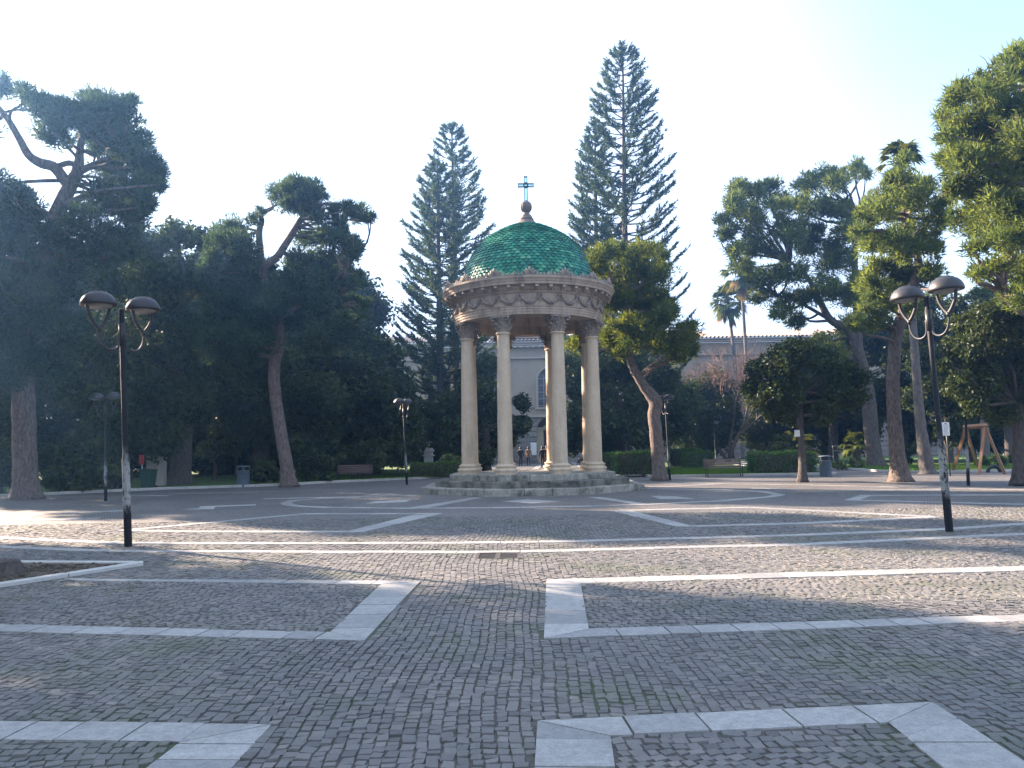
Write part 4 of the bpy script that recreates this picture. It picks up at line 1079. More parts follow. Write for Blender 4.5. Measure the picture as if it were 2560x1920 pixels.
# --- evergreen oaks
def oak(label, Y, trunk, blobs, per=300, size=0.075, depth=2.0, mat="oak", group=None, copies=2, name="evergreen_oak"):
    return tree(name, label, "tree", Y, trunk, blobs, MAT[mat], MAT["oak_bark"], kind="leaf", per=per, size=size, depth=depth, copies=copies, group=group)
oak("small dense evergreen oak with a slim trunk carrying a white notice", 32.0,
    [(1734,1041,18),(1731,980,15),(1728,910,13),(1728,850,10)],
    [(1640,802,26),(1682,782,36),(1722,765,36),(1772,782,36),(1812,802,36),(1850,812,26),(1652,852,36),(1702,852,46),(1752,852,46),(1802,852,40),(1842,852,30),(1672,888,24),(1722,892,28),(1782,888,28),(1622,832,16)], per=520, size=0.06, depth=1.6)
oak("evergreen oak with a grey trunk at the right edge of the square", 27.0,
    [(2206,1047,32),(2203,990,28),(2202,930,26),(2195,870,20)],
    [(2082,702,30),(2132,685,36),(2182,682,42),(2062,752,30),(2102,762,46),(2162,752,50),(2212,742,56),(2072,822,34),(2122,832,46),(2182,832,50),(2235,822,60),(2102,878,28),(2162,886,34),(2042,792,20),(2260,702,66),(2290,800,66)], per=620, size=0.055, depth=1.7)
oak("dark round crowned evergreen oak behind the far left double lamp", 40.0,
    [(388,1042,46),(392,980,42),(394,900,40),(380,800,30),(360,700,22)],
    [(330,525,46),(380,508,36),(432,515,32),(282,548,50),(232,605,50),(322,622,70),(412,592,58),(458,605,30),(240,722,70),(342,742,80),(425,735,60),(300,852,76),(400,862,70),(205,832,66),(480,702,40),(470,832,50),(250,930,60),(340,930,60)], per=190, size=0.10, depth=3.2)
oak("broad dark evergreen oak behind the leaning pine trunk", 47.0,
    [(560,1035,40),(562,960,36),(560,880,30),(570,800,20)],
    [(520,842,60),(560,902,60),(500,925,50),(640,920,60),(662,802,60),(702,862,60),(600,802,60),(560,760,50),(470,870,50),(610,870,60),(680,940,50),(500,780,50)], per=170, size=0.115, depth=4.0)
oak("dark evergreen oak sloping down towards the pavilion behind the left bench", 49.0,
    [(800,1030,40),(800,960,34),(795,880,26),(790,800,18)],
    [(772,725,34),(818,748,28),(850,768,28),(722,765,50),(782,805,60),(848,832,46),(702,842,50),(800,890,60),(862,900,46),(735,925,56),(880,955,36),(760,970,40),(830,965,40),(690,700,40),(700,780,40)], per=170, size=0.115, depth=3.6)
for lab, Y, x in (("dark evergreen tree far back beyond the thick left pine trunk", 52, 130), ("dark evergreen tree far back behind the stone pillar", 56, 330), ("dark evergreen tree far back behind the grey litter bin", 58, 480), ("dark evergreen tree far back left of the leaning pine trunk", 60, 690)):
    oak(lab, Y, [(x,1020,40),(x+5,920,34),(x,800,24)], [(x+dx, y, 70) for dx, y in ((-90,640),(0,610),(80,660),(-110,760),(0,740),(100,770),(-80,870),(20,860),(110,880),(-100,960),(0,960),(90,960))], per=110, size=0.16, depth=4, group="dark trees far back on the left")
oak("shaded evergreen tree behind the two columns on the right", 54.0, [(1340,1012,24),(1338,940,20),(1335,860,14)],
    [(1250,825,36),(1292,852,42),(1262,905,46),(1325,920,40),(1232,785,22),(1385,872,46),(1402,932,46),(1440,905,46),(1472,862,36),(1300,790,40),(1370,800,40),(1430,820,36),(1240,955,30),(1300,960,36)], per=190, size=0.12, depth=3)
oak("shaded evergreen tree behind the two columns on the left", 53.0, [(1050,1012,20),(1050,940,18),(1050,860,12)],
    [(1050,800,36),(1050,882,42),(1062,945,38),(1128,872,20),(1122,920,26),(985,945,40),(925,935,46),(962,885,46),(1100,950,20),(1030,830,40)], per=190, size=0.12, depth=3)
for lab, Y, bl in (("dark bushy evergreen behind the low hedges right of the young pine", 66, [(1520,850,50),(1560,905,50),(1500,932,50),(1475,890,40),(1540,945,40)]),
                   ("dark bushy evergreen between the two slim palms and the small oak", 68, [(1640,930,40),(1700,942,50),(1665,900,40),(1720,905,40)]),
                   ("dark bushy evergreen behind the small oak trunk", 64, [(1780,932,50),(1832,905,50),(1850,940,40),(1800,880,40)]),
                   ("yellow green leafy tree behind the fork of the airy pine", 62, [(1850,805,36),(1820,840,36),(1860,850,30),(1800,790,24)]),
                   ("dark evergreen behind the tall palm trunk on the right", 60, [(1955,890,40),(2010,850,40),(2040,930,36),(1985,940,36),(1930,840,30),(2060,880,34)]),
                   ("dark evergreen behind the timber swing", 56, [(2100,930,36),(2150,945,40),(2200,940,40),(2120,890,34),(2180,900,40),(2240,930,50)])):
    x0 = bl[0][0]; oak(lab, Y, [(x0,1005,16),(x0,960,14),(x0,900,10)], bl, per=190, size=0.12, depth=2.2, mat="light" if "yellow" in lab else "oak")
oak("dark leafy tree between the small oak and the airy pine trunk, before the palace", 60.0, [(1800,1003,20),(1800,930,18),(1800,850,12)],
    [(1705,765,30),(1760,765,36),(1800,805,44),(1850,850,46),(1745,825,36),(1890,765,30),(1902,850,36),(1930,785,30),(1720,870,30),(1790,880,36),(1870,905,36),(1830,735,30),(1870,722,32),(1910,728,34),(1948,720,30),(1780,742,26),(1690,800,24),(1935,830,34),(1960,770,32)], per=170, size=0.12, depth=2.5)
oak("dark leafy tree behind the thick smooth palm trunk at right", 52.0, [(2050,1005,20),(2048,930,18),(2045,850,12)],
    [(1990,700,34),(2042,722,36),(2002,782,40),(2062,802,36),(2042,862,40),(2085,740,30),(2010,650,26),(2060,660,26),(1990,860,34),(2090,860,34),(2060,920,36),(1965,740,30),(1985,660,28),(2010,720,34),(2095,690,28)], per=190, size=0.11, depth=2.5)
oak("dark leafy tree behind the evergreen oak at the right edge", 50.0, [(2180,1000,20),(2178,930,18),(2175,850,12)],
    [(2125,645,30),(2172,662,36),(2215,640,40),(2140,700,36),(2200,720,40),(2130,780,36),(2190,800,46),(2230,860,50),(2150,860,36)], per=190, size=0.11, depth=2.5)
oak("dark evergreen tree cut off by the left edge behind the thick pine trunk", 42.0, [(-40,1050,36),(-38,960,30),(-36,860,24)],
    [(-90,760,60),(-30,740,60),(20,780,50),(-80,860,66),(-10,860,60),(30,900,40),(-90,950,60),(-20,960,56),(30,980,40),(-60,680,50),(-80,600,50),(-30,620,44),(10,680,40)], per=190, size=0.11, depth=2.5)
oak("small pale leaved tree standing in light beside the grey litter bin", 45.0, [(462,1032,8),(466,1010,7),(458,990,5)],
    [(440,966,15),(455,984,13),(470,974,12),(430,980,10),(482,960,10)], per=420, size=0.09, depth=0.8, mat="light", copies=1)
oak("slender pale leaved tree beyond the grey litter bin", 50.0, [(512,1028,7),(511,1000,6),(508,975,4)],
    [(505,962,11),(515,945,10),(498,945,9),(512,980,8)], per=420, size=0.09, depth=0.7, mat="light", copies=1)
oak("small bright leaved tree behind the white urn pedestal", 52.0, [(905,1022,6),(912,985,5),(915,960,4)],
    [(912,925,15),(900,935,13),(930,940,14),(920,955,12),(935,965,10)], per=420, size=0.10, depth=0.8, mat="light", copies=1)

# --- araucarias: whorls of upswept plumes on a straight mast
def araucaria(label, Y, top, base, hw_px, z_start=0.12, seed=1, lower=1.0, nwh=31):
    rr = np.random.default_rng(seed)
    b = ATO(base[0], base[1], Y); b[2] = 0.0
    tp = ATO(top[0], top[1], Y); H = tp[2]
    t = thing("araucaria_tree", label, "tree", b)
    mast = lambda s: b + (tp - b)*s
    mb = MB(); ss = np.linspace(0, 1, 16)
    mb.tube([mast(s) - (np.array([0,0,.03]) if s == 0 else 0) for s in ss], [0.34*(1-s)**0.8 + 0.035 for s in ss], 10)
    V = []; A = []
    hw = hw_px*KO/FPX*Y
    s = z_start
    while s < 0.985:
        u = (1 - s)/(1 - z_start)
        reach = hw * (u**0.62 * (0.7 + 0.3*min(1, (1-u)*5+0.3))) + 0.22 + 0.4*min(1, u*4)
        nb = 6 if u > 0.15 else 5
        a0 = rr.uniform(0, 2*PI)
        for k in range(nb):
            a = a0 + k*2*PI/nb + rr.normal(0, 0.12)
            L = reach * (rr.uniform(0.80, 1.0) if rr.uniform() < 0.85 else rr.uniform(0.6, 1.15))
            if rr.uniform() < 0.05: continue
            d = np.array([math.cos(a), math.sin(a), 0])
            p0 = mast(min(s + rr.normal(0, 0.0015), 0.99))
            rise = 0.06 + 0.22*(1-u)
            n = 9; P = []
            for i in range(n):
                q = i/(n-1)
                P.append(p0 + d*L*q + np.array([0, 0, L*(rise*q - 0.22*q*(1-q)*2*u + 0.22*q**3)]))
            P = np.array(P)
            mb.tube(P, np.linspace(0.028+0.012*L, 0.012, n), 5)
            # plumes: branchlets fanned along both sides and upward
            nbr = int(8 + 8.5*L)
            for j in range(nbr):
                q = rr.uniform(0.25, 1.0) ** 0.7
                x = q*(n-1); i = min(int(x), n-2); pp = P[i] + (P[i+1]-P[i])*(x-i)
                tg = unit(P[i+1]-P[i]); side = np.cross(tg, [0,0,1]); side /= np.linalg.norm(side)+1e-9
                sg = rr.choice([-1, 1])
                bl = (0.30 + 0.55*(1-abs(q-0.62))) * rr.uniform(0.6, 1.1) * min(1, 0.35+L/3.0)
                bd = unit(tg*0.75 + side*sg*rr.uniform(0.1, 0.75) + np.array([0,0,rr.uniform(-0.02, 0.32)]))
                m = 9
                tt = rr.uniform(0, 1, m)[:, None]
                c = pp + bd*bl*tt
                dd = unit(bd*0.9 + rr.normal(0, 0.45, (m, 3))); sd = unit(np.cross(dd, rr.normal(0, 1, (m, 3))))
                ll = 0.26*rr.uniform(0.7, 1.3, (m, 1)); ww = 0.042*rr.uniform(0.7, 1.3, (m, 1))
                V.append(np.stack([c - sd*ww, c + sd*ww, c + dd*ll], 1)); A.append(np.clip(rr.normal(0.5, 0.22, m), 0, 1))
        s += (1 - z_start)/nwh * rr.uniform(0.8, 1.2) * (0.75 + 0.55*u)
    # leader tuft
    c = tp + rr.normal(0, 0.14, (40, 3)) + np.array([0,0,-0.2]); dd = unit(rr.normal(0, .6, (40, 3)) + np.array([0,0,1])); sd = unit(np.cross(dd, rr.normal(0,1,(40,3))))
    V.append(np.stack([c - sd*.05, c + sd*.05, c + dd*.35], 1)); A.append(np.full(40, .5))
    mb.build("trunk", MAT["dark_bark"], t)
    V = np.concatenate(V); mb = MB(); mb.add(V.reshape(-1,3), np.arange(len(V)*3).reshape(-1,3), False, np.concatenate(A))
    mb.build("crown", MAT["arau"], t)
    return t
araucaria("taller araucaria of the pair behind the left of the dome, its tip highest", 60.0, (976,268), (988,1005), 118, 0.12, 3)
araucaria("lower araucaria of the pair left of the dome, nearest the dark oaks", 56.0, (944,350), (955,1010), 108, 0.12, 4)
araucaria("tallest araucaria with an upswept tip behind the right of the dome", 57.0, (1345,103), (1356,1010), 158, 0.14, 5, nwh=35)
araucaria("shorter araucaria tucked between the dome and the tallest araucaria", 61.0, (1285,262), (1292,1003), 78, 0.14, 6)

# --- fan palms
def fan_leaf(mb, hub, d, L, spread=1.1, droop=0.5, n=11, dead=False):
    d = unit(np.asarray(d, float)); side = np.cross(d, [0,0,1]); side /= np.linalg.norm(side)+1e-9; upv = np.cross(side, d)
    st = hub + d*L*0.45
    mb.tube([hub, hub + d*L*0.22 + np.array([0,0,0.02]), st], [0.03, 0.025, 0.02], 4)
    for k in range(n):
        a = (k/(n-1)*2-1)*spread
        dir_ = unit(d*math.cos(a) + side*math.sin(a))
        ll = L*0.62*(1-0.25*abs(a)/spread)*RNG.uniform(.85,1.1); w = 0.075*L/1.2
        s2 = unit(np.cross(dir_, upv))
        p1 = st + dir_*ll*0.55; p2 = st + dir_*ll - np.array([0,0,droop*ll*RNG.uniform(.5,1.1)])
        V = [st, p1 - s2*w, p1 + s2*w, p2]
        mb.add(V, np.array([(0,1,2),(1,3,2)]), False, float(RNG.uniform(0.1,0.9)))
def palm(label, Y, trunk, Lm, nl=26, skirt=18, group=None):
    tp = [ATO(q[0], q[1], Y) for q in trunk]; tp[0][2] = -0.02
    r = [q[2]*KO/FPX*Y/2 for q in trunk]
    base = np.array([tp[0][0], tp[0][1], 0]); t = thing("fan_palm", label, "palm", base, group=group)
    mb = MB(); P, rr = smooth_path(tp, r, 10); rr = rr*(1+0.06*np.sin(np.arange(len(rr))*2.3)); rr[0] *= 1.4
    mb.tube(P, rr, 12); mb.build("trunk", MAT["grey_bark"], t)
    hub = P[-1]; mb = MB()
    for k in range(nl):
        az = RNG.uniform(0, 2*PI); el = RNG.uniform(-0.8, 1.25)
        fan_leaf(mb, hub, (math.cos(az)*math.cos(el), math.sin(az)*math.cos(el), math.sin(el)), Lm*RNG.uniform(.8,1.1))
    mb.build("crown", MAT["palm"], t)
    if skirt:
        mb = MB()
        for k in range(skirt):
            az = RNG.uniform(0, 2*PI); el = RNG.uniform(-1.45, -0.7)
            fan_leaf(mb, hub - np.array([0,0,RNG.uniform(0,Lm*.5)]), (math.cos(az)*math.cos(el), math.sin(az)*math.cos(el), math.sin(el)), Lm*RNG.uniform(.7,1), 0.7, 0.4)
        mb.build("dry_skirt", MAT["deadpalm"], t)
    return t
palm("slim tall fan palm with the lower crown, bending left, beside the bare tree", 84.0, [(1607,986,10),(1597,880,8),(1585,760,7),(1573,655,6)], 2.5, 40, 7)
palm("slim tall fan palm with the higher crown right of the bare tree", 78.0, [(1624,1002,10),(1618,880,8),(1610,740,7),(1600,590,6)], 2.4, 40, 7)
palm("sturdy fan palm with a thick smooth trunk right of the straight lit pine", 38.0, [(2004,1023,34),(1990,930,22),(1981,830,18),(1972,700,16),(1960,520,14),(1943,350,13)], 1.35, 24, 10)
palm("shaggy fan palm with a hanging dry skirt beyond the oak at right", 46.0, [(2128,1000,18),(2126,860,15),(2124,740,14),(2122,655,13)], 1.5, 16, 26)
for i, (x, y, Y) in enumerate(((1700,980,60),(1740,985,58),(1850,985,56),(1665,975,66))):
    palm(["low bushy palm left of the small oak", "low bushy palm right behind the small oak trunk", "low bushy palm left of the airy pine trunk", "low bushy palm beside the slim palm trunks"][i], Y, [(x,y+25,14),(x+2,y-5,13),(x,y-22,12)], 1.4, 22, 8, group="low palms behind the hedges")

# --- bare tree
def bare_tree(label, Y, base, H, seed=2):
    rr = np.random.default_rng(seed); b = ATO(base[0], base[1], Y); b[2] = -0.02
    t = thing("bare_tree", label, "tree", (b[0], b[1], 0)); mb = MB(); tw = MB()
    def grow(p, d, L, r, lv):
        q = p + d*L*0.5 + rr.normal(0, 0.05*L, 3); e = p + d*L + rr.normal(0, 0.06*L, 3)
        (mb if lv < 3 else tw).tube([p, q, e], [r, r*0.85, r*0.68], 6 if lv < 3 else 3, cap=False)
        if lv >= 6: return
        for k in range(3 if lv < 5 else 2):
            nd = unit(d + rr.normal(0, 0.42, 3) + np.array([0, 0, 0.12])); grow(e, nd, L*rr.uniform(0.62, 0.85), r*0.62, lv+1)
    for k in range(3): grow(b.copy(), unit(np.array([rr.normal(0,.22), rr.normal(0,.22), 1])), H*0.26, 0.16, 0)
    mb.build("trunk", MAT["oak_bark"], t); tw.build("twigs", MAT["twig"], t)
bare_tree("leafless tree with a haze of reddish twigs in front of the palace roof", 64.0, (1575,1003), 11.5)
bare_tree("leafless tree with fine twigs right of the slim palms", 70.0, (1660,1000), 10.5, 9)

bare_tree("leafless tree with brownish twigs beside the young pine crown", 68.0, (1530,1000), 10.0, 21)
# --- shrubs and hedges
def shrub(label, Y, x, y, blobs, mat="oak", per=260, size=0.09, name="shrub", group=None, cat="shrub"):
    b = ATO(x, y, Y); t = thing(name, label, cat, (b[0], b[1], 0.0), group=group)
    C = []; R = []
    for (bx, by, br) in blobs:
        c = ATO(bx, by, Y + RNG.uniform(-.6, .6)); r = br*KO/FPX*Y
        c[2] = max(c[2], r*0.3); C.append(c); R.append(r)
    mb = MB()
    for c in C: limb(mb, (b[0]+RNG.normal(0,.1), b[1], -0.02), c, 0.035, 0.01, 4, 0.1)
    mb.build("stem", MAT["oak_bark"], t)
    V, F, A = leaf_cloud(np.array(C), np.array(R), per, size, 9); mb = MB(); mb.add(V, F, False, A)
    mb.build("foliage", MAT[mat], t)
shrub("dark shrub at the left edge beyond the thick pine trunk", 34.0, 10, 1068, [(-20,960,40),(15,980,34),(10,1020,36),(-30,1030,40),(35,1040,22),(0,930,30)], per=420)
shrub("tall dark shrub right of the thick left pine trunk", 34.0, 150, 1062, [(120,990,34),(160,970,36),(200,980,36),(140,1030,32),(185,1030,34),(225,1020,28),(110,1040,20)], per=420)
shrub("dark shrub behind the left double lamp", 36.0, 250, 1056, [(240,1000,32),(265,1030,22),(215,1040,22),(250,1040,22),(232,960,26)], per=380)
shrub("low shrub under the leaning pine", 40.0, 560, 1045, [(545,1015,24),(580,1010,26),(600,1030,16),(560,1035,16)], per=380)
shrub("shrub right of the leaning pine trunk", 40.5, 675, 1042, [(655,1000,28),(690,1000,30),(670,1030,18),(705,1030,16),(650,960,26)], per=380)
shrub("leafy shrub behind the left slatted bench", 43.0, 770, 1036, [(750,985,26),(790,975,28),(820,990,24),(735,1005,18),(800,1010,18)], per=380)
shrub("shrub between the left bench and the urn pedestal", 45.0, 855, 1032, [(845,975,26),(875,985,24),(860,1000,20),(890,960,20)], per=380)
shrub("dark shrub behind the long hedge left of the pavilion", 50.0, 960, 1018, [(930,985,26),(960,975,28),(990,985,26),(1020,985,26),(1050,990,24),(900,990,22)], per=380)
shrub("spiky pale plant beside the urn pedestal", 47.0, 975, 1005, [(960,993,9),(975,990,10),(988,994,9)], mat="light", per=700, size=0.12)
shrub("grey green shrub left of the airy pine trunk", 46.0, 1830, 1012, [(1815,1003,12),(1840,1000,14),(1860,1005,10),(1800,1005,8)], mat="light", per=420)
shrub("bright green bush behind the timber swing", 44.0, 2145, 1008, [(2130,995,10),(2150,990,12),(2168,995,10)], mat="hedge", per=700)
shrub("bright green bush at the right edge behind the swing", 44.5, 2195, 1006, [(2185,992,10),(2205,990,12),(2220,995,10)], mat="hedge", per=700)
shrub("round shrub behind the straight lit pine", 50.0, 1965, 1005, [(1955,975,18),(1980,965,16),(1960,990,14)], per=380)

def hedge(label, c, d, rz=0, nl=6500):
    """clipped hedge block: c centre on the ground, d length/depth/height"""
    t = thing("hedge", label, "hedge", (c[0], c[1], 0.08), rz, "clipped box hedges")
    mb = MB(); mb.box((0, 0, d[2]/2-0.02), (d[0]-0.2, d[1]-0.2, d[2]-0.16), bev=0.06); mb.build("stem", MAT["oak_bark"], t, local=True)
    n = nl; u = RNG.uniform(-0.5, 0.5, (n, 3)); ax = RNG.choice([0, 0, 1, 1, 2, 2, 2], n); sg = RNG.choice([-.5, .5], n)
    P = u.copy(); P[np.arange(n), ax] = np.where(ax == 2, .5, sg)
    P = P*np.array(d) + np.array([0, 0, d[2]/2]) + RNG.normal(0, 0.035, (n, 3)) - 0.10*np.sign(P)*RNG.uniform(0, 1, (n, 1))
    r = np.maximum(0, np.abs(P[:, 0])/d[0]*2 - 0.93); P[:, 2] -= r*0.5*(P[:, 2] > d[2]*0.6)
    P[:,2] += 0.035*np.sin(P[:,0]*3.1)+0.03*np.sin(P[:,0]*7+P[:,1]*4)
    nr = unit(RNG.normal(0, 1, (n, 3))); a = unit(np.cross(nr, RNG.normal(0, 1, (n, 3)))); b = np.cross(nr, a); s = 0.05*RNG.uniform(.6, 1.5, (n, 1))
    V = np.stack([P-a*s, P-b*s*.55, P+a*s, P+b*s*.55], 1).reshape(-1, 3)
    mb = MB(); mb.add(V, np.arange(n*4).reshape(-1, 4), False, np.clip(RNG.normal(.5, .25, n), 0, 1)); mb.build("foliage", MAT["hedge"], t, local=True)
def hedge_px(label, x0, x1, ytop, ybot, Y, depth=1.2, nl=6500):
    a = ATO(x0, ybot, Y); b = ATO(x1, ybot, Y); h = ATO((x0+x1)/2, ytop, Y)[2]
    hedge(label, ((a[0]+b[0])/2, Y + depth/2), (b[0]-a[0], depth, max(0.4, h-0.08)), 0, nl)
hedge_px("long clipped hedge left of the pavilion steps, in shade", 886, 992, 1000, 1033, 43.5, 1.4)
hedge_px("clipped hedge with a sunlit left end beside the young pine", 1331, 1420, 977, 1024, 40.5, 1.6, 8000)
hedge_px("dark hedge behind the bench right of the pavilion", 1300, 1338, 980, 1018, 47, 1.2, 4000)
hedge_px("sunlit topped hedge farther back behind the lawn lamp post", 1450, 1520, 970, 998, 55, 1.6)
hedge_px("clipped hedge in front of the farther one on the lawn", 1481, 1545, 977, 999, 51, 1.4)
hedge_px("big clipped hedge behind the small oak trunk", 1636, 1766, 977, 1027, 39.6, 1.8, 9000)

# --- trees outside the view to the left: they stand between the square and the sun
def off_tree(label, x, y, H, R, nb=90, per=75):
    t = thing("pine_tree", label, "tree", (x, y, 0)); mb = MB()
    P, r = smooth_path([(x,y,-.02),(x+.3,y,H*.3),(x-.2,y+.2,H*.6),(x,y,H*.85)], [.4,.3,.22,.1], 5); mb.tube(P, r, 10); C = []; RR = []
    for k in range(nb):
        z = H*RNG.uniform(0.28, 1.0); k_ = min(1.0, max(0.2, 1.15-((z/H-0.6)/0.42)**4)); a = RNG.uniform(0, 2*PI); q = R*k_*math.sqrt(RNG.uniform(0, 1))
        c = np.array([x+q*math.cos(a), y+q*math.sin(a), z]); C.append(c); RR.append(RNG.uniform(1.0, 1.7)); limb(mb, P[min(len(P)-1, int(len(P)*z/H*.8))], c, .08, .02, 5)
    mb.build("trunk", MAT["pine_bark"], t)
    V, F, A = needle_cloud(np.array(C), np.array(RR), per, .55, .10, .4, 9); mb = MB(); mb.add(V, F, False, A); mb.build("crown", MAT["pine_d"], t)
OFF = [(-21.9,17.5,18.5,5.2),(-23.7,11.4,18,5.4),(-25.4,5.4,17.5,5.6),(-29.4,21.0,18.0,5.0),(-33.8,41.8,20,4.6),(-17.5,-1.5,12,4.5),(-27,-2,15,5)]
for i, (x, y, H, R) in enumerate(OFF): off_tree(["broad pine standing left of the square nearest the soil bed", "tall pine left of the square behind the soil bed", "round pine left of the viewer beside the square", "tall narrow pine left of the square towards the big pine", "tall pine just outside the left edge beyond the thick trunk", "low pine left of the viewer", "pine farthest left of the viewer"][i], x, y, H, R)

# ------------------------------------------------------------------ lamps
def lamp_proto(two=True, H=4.14):
    t = thing("street_lamp", "", "street lamp", (0,0,0))
    mb = MB()
    mb.tube([(0,0,-.03),(0,0,.0),(0,0,1.45),(0,0,1.47),(0,0,1.55),(0,0,H-.02),(0,0,H)], [.064,.064,.062,.066,.046,.042,.03], 14, smooth=True)
    pole = mb.build("pole", MAT["post"], t, local=True)
    mb = MB(); mb.box((0,-.055,.95),(.075,.03,.26),bev=.008); mb.build("service_hatch", MAT["post"], pole, local=True)
    mb = MB(); mb.tube([(0,0,H-.62),(0,0,H-.25)], .052, 12); mb.build("collar", MAT["lamp"], pole, local=True)
    for s in ((-1, 1) if two else (1,)):
        off = .40 if two else .32
        P = [(s*.055,0,H-.42),(s*.06,0,H-.62),(s*.10,0,H-.70),(s*.19,0,H-.735),(s*.29,0,H-.71),(s*.36,0,H-.63),(s*off,0,H-.50),(s*off,0,H-.38)]
        mb = MB(); PP, rr = smooth_path(P, [.021]*8, 4); mb.tube(PP, rr, 8); mb.tube([(s*off,0,H-.44),(s*off,0,H-.36)], [.03,.045], 8)
        arm = mb.build("arm", MAT["lamp"], t, local=True)
        mb = MB()
        for q in (-1, 1):
            PP, rr = smooth_path([(s*off,0,H-.385),(s*off+q*.07,0,H-.31),(s*off+q*.15,0,H-.17),(s*off+q*.185,0,H-.03),(s*off+q*.19,0,H+.06)], [.036,.032,.03,.028,.028], 4); mb.tube(PP, rr, 8)
        mb.build("yoke", MAT["lamp"], arm, local=True)
        mb = MB()
        mb.lathe([(0.02,.265),(.10,.26),(.14,.246),(.15,.232),(.20,.208),(.212,.196),(.248,.155),(.276,.102),(.288,.06),(.29,.034),(.28,.015),(.25,.012),(.225,.02),(.215,.015)], 36, (s*off,0,H+.0))
        hd = mb.build("lamp_head", MAT["lamp"], t, local=True)
        mb = MB(); mb.lathe([(.216,.017),(.19,-.005),(.12,-.03),(.01,-.04)], 28, (s*off,0,H+.0)); mb.build("diffuser", MAT["diffuser"], hd, local=True)
    return t
LP = lamp_proto(True); LS = lamp_proto(False, 4.3)
def put_lamp(proto, bx, by, tx, ty, rz, label, group, first=False, Hn=4.14, Y=None):
    b = GO(bx, by) if Y is None else np.array([ATO(bx, by, Y)[0], Y, 0.0])
    tp = ATO(tx, ty, b[1]); v = Vector(tp - b); k = v.length/Hn
    o = proto if first else dup(proto, b, label=label, group=group)
    o.location = tuple(b); o["label"] = label; o["group"] = group
    o.rotation_mode = 'QUATERNION'
    q = Vector((0,0,1)).rotation_difference(v.normalized())
    o.rotation_quaternion = q @ Matrix.Rotation(rz, 3, 'Z').to_quaternion()
    o.scale = (k, k, k)
    return o
gl = "double armed lamp posts round the square"
put_lamp(LP, 277, 1181, 262, 668, 0.98, "near left double lamp post with flaking paint standing by the curved white line", gl, True)
put_lamp(LP, 2051, 1148, 2001, 640, -1.2, "near right double lamp post leaning left with flaking paint", gl)
put_lamp(LP, 228, 1082, 228, 862, -0.25, "small double lamp post far left behind the near left lamp", gl)
put_lamp(LP, 2092, 1049, 2083, 826, -0.1, "small double lamp post in front of the timber swing", gl)
put_lamp(LP, 1447, 1037, 1437, 864, -1.25, "double lamp post right beside the knotty pine trunk", gl)
put_lamp(LP, 879, 1047, 871, 872, 1.2, "dark double lamp post between the left bench and the pavilion", gl)
gs = "lamps on the far lawns"
put_lamp(LP, 963, 1013, 958, 890, 1.4, "dim lamp post behind the hedge left of the pavilion", gs, Y=54)
put_lamp(LP, 1378, 1008, 1374, 882, 1.45, "thin lamp post left of the knotty pine trunk, behind the hedge", gs, Y=53)
put_lamp(LS, 1503, 1003, 1500, 918, 0.0, "thin single lamp post above the sunlit topped hedge", gs, True, 4.3, Y=64)
put_lamp(LS, 1547, 1004, 1542, 915, 0.1, "thin single lamp post right of the lawn hedges", gs, False, 4.3, Y=62)

# ------------------------------------------------------------------ benches, bins and small things
def bench_proto(mat, L=1.9):
    t = thing("park_bench", "", "bench", (0,0,0))
    mb = MB()
    for k in range(4): mb.box((0, .02+k*.105, .43), (L, .085, .035), bev=.006)
    mb.build("seat", MAT[mat], t, local=True)
    mb = MB()
    for k in range(4): mb.box((0, .43+k*.028, .52+k*.105), (L, .03, .085), rx=-.22, bev=.006)
    mb.build("backrest", MAT[mat], t, local=True)
    for s in (-1, 1):
        x = s*(L/2-.08); mb = MB()
        mb.tube([(x,-.02,-.02),(x,.02,.2),(x,.05,.40)], [.035,.025,.025], 6, flat=.7); mb.tube([(x,.42,-.02),(x,.38,.2),(x,.40,.42),(x,.46,.7),(x,.52,.9)], [.035,.025,.025,.02,.015], 6, flat=.7)
        mb.box((x,.2,.40),(.05,.42,.03)); mb.tube([(x,-.03,.42),(x,-.04,.58),(x,.1,.62),(x,.4,.60)], .018, 6)
        mb.build("leg", MAT["iron"], t, local=True)
    return t
B1 = bench_proto("slat"); B2 = bench_proto("rslat")
def put_bench(p, loc, rz, label, first=False):
    o = p if first else dup(p, loc, rz)
    o.location = tuple(float(v) for v in loc); o.rotation_euler = (0,0,rz); o["label"] = label; o["group"] = "slatted park benches"; o["category"] = "bench"
    return o
b = GO(764, 1040); put_bench(B2, (b[0], b[1], 0), PI+0.05+PI, "reddish slatted bench in the shade left of the pavilion", True)
b = GO(1567, 1030); put_bench(B1, (b[0], b[1], 0), 0.0, "empty slatted bench on the kerb in front of the sunlit lawn", True)
b = G(1530, 1187); put_bench(B1, (b[0], b[1], 0), -PI/2, "dark bench seen end on just right of the pavilion steps")
b = G(1462, 1163); put_bench(B1, (b[0], b[1], 0), -PI/2, "far bench behind the rightmost column with a person sitting on it")
b = G(1215, 1181); put_bench(B1, (b[0], b[1], 0), PI/2, "dark bench seen end on between the two left columns")
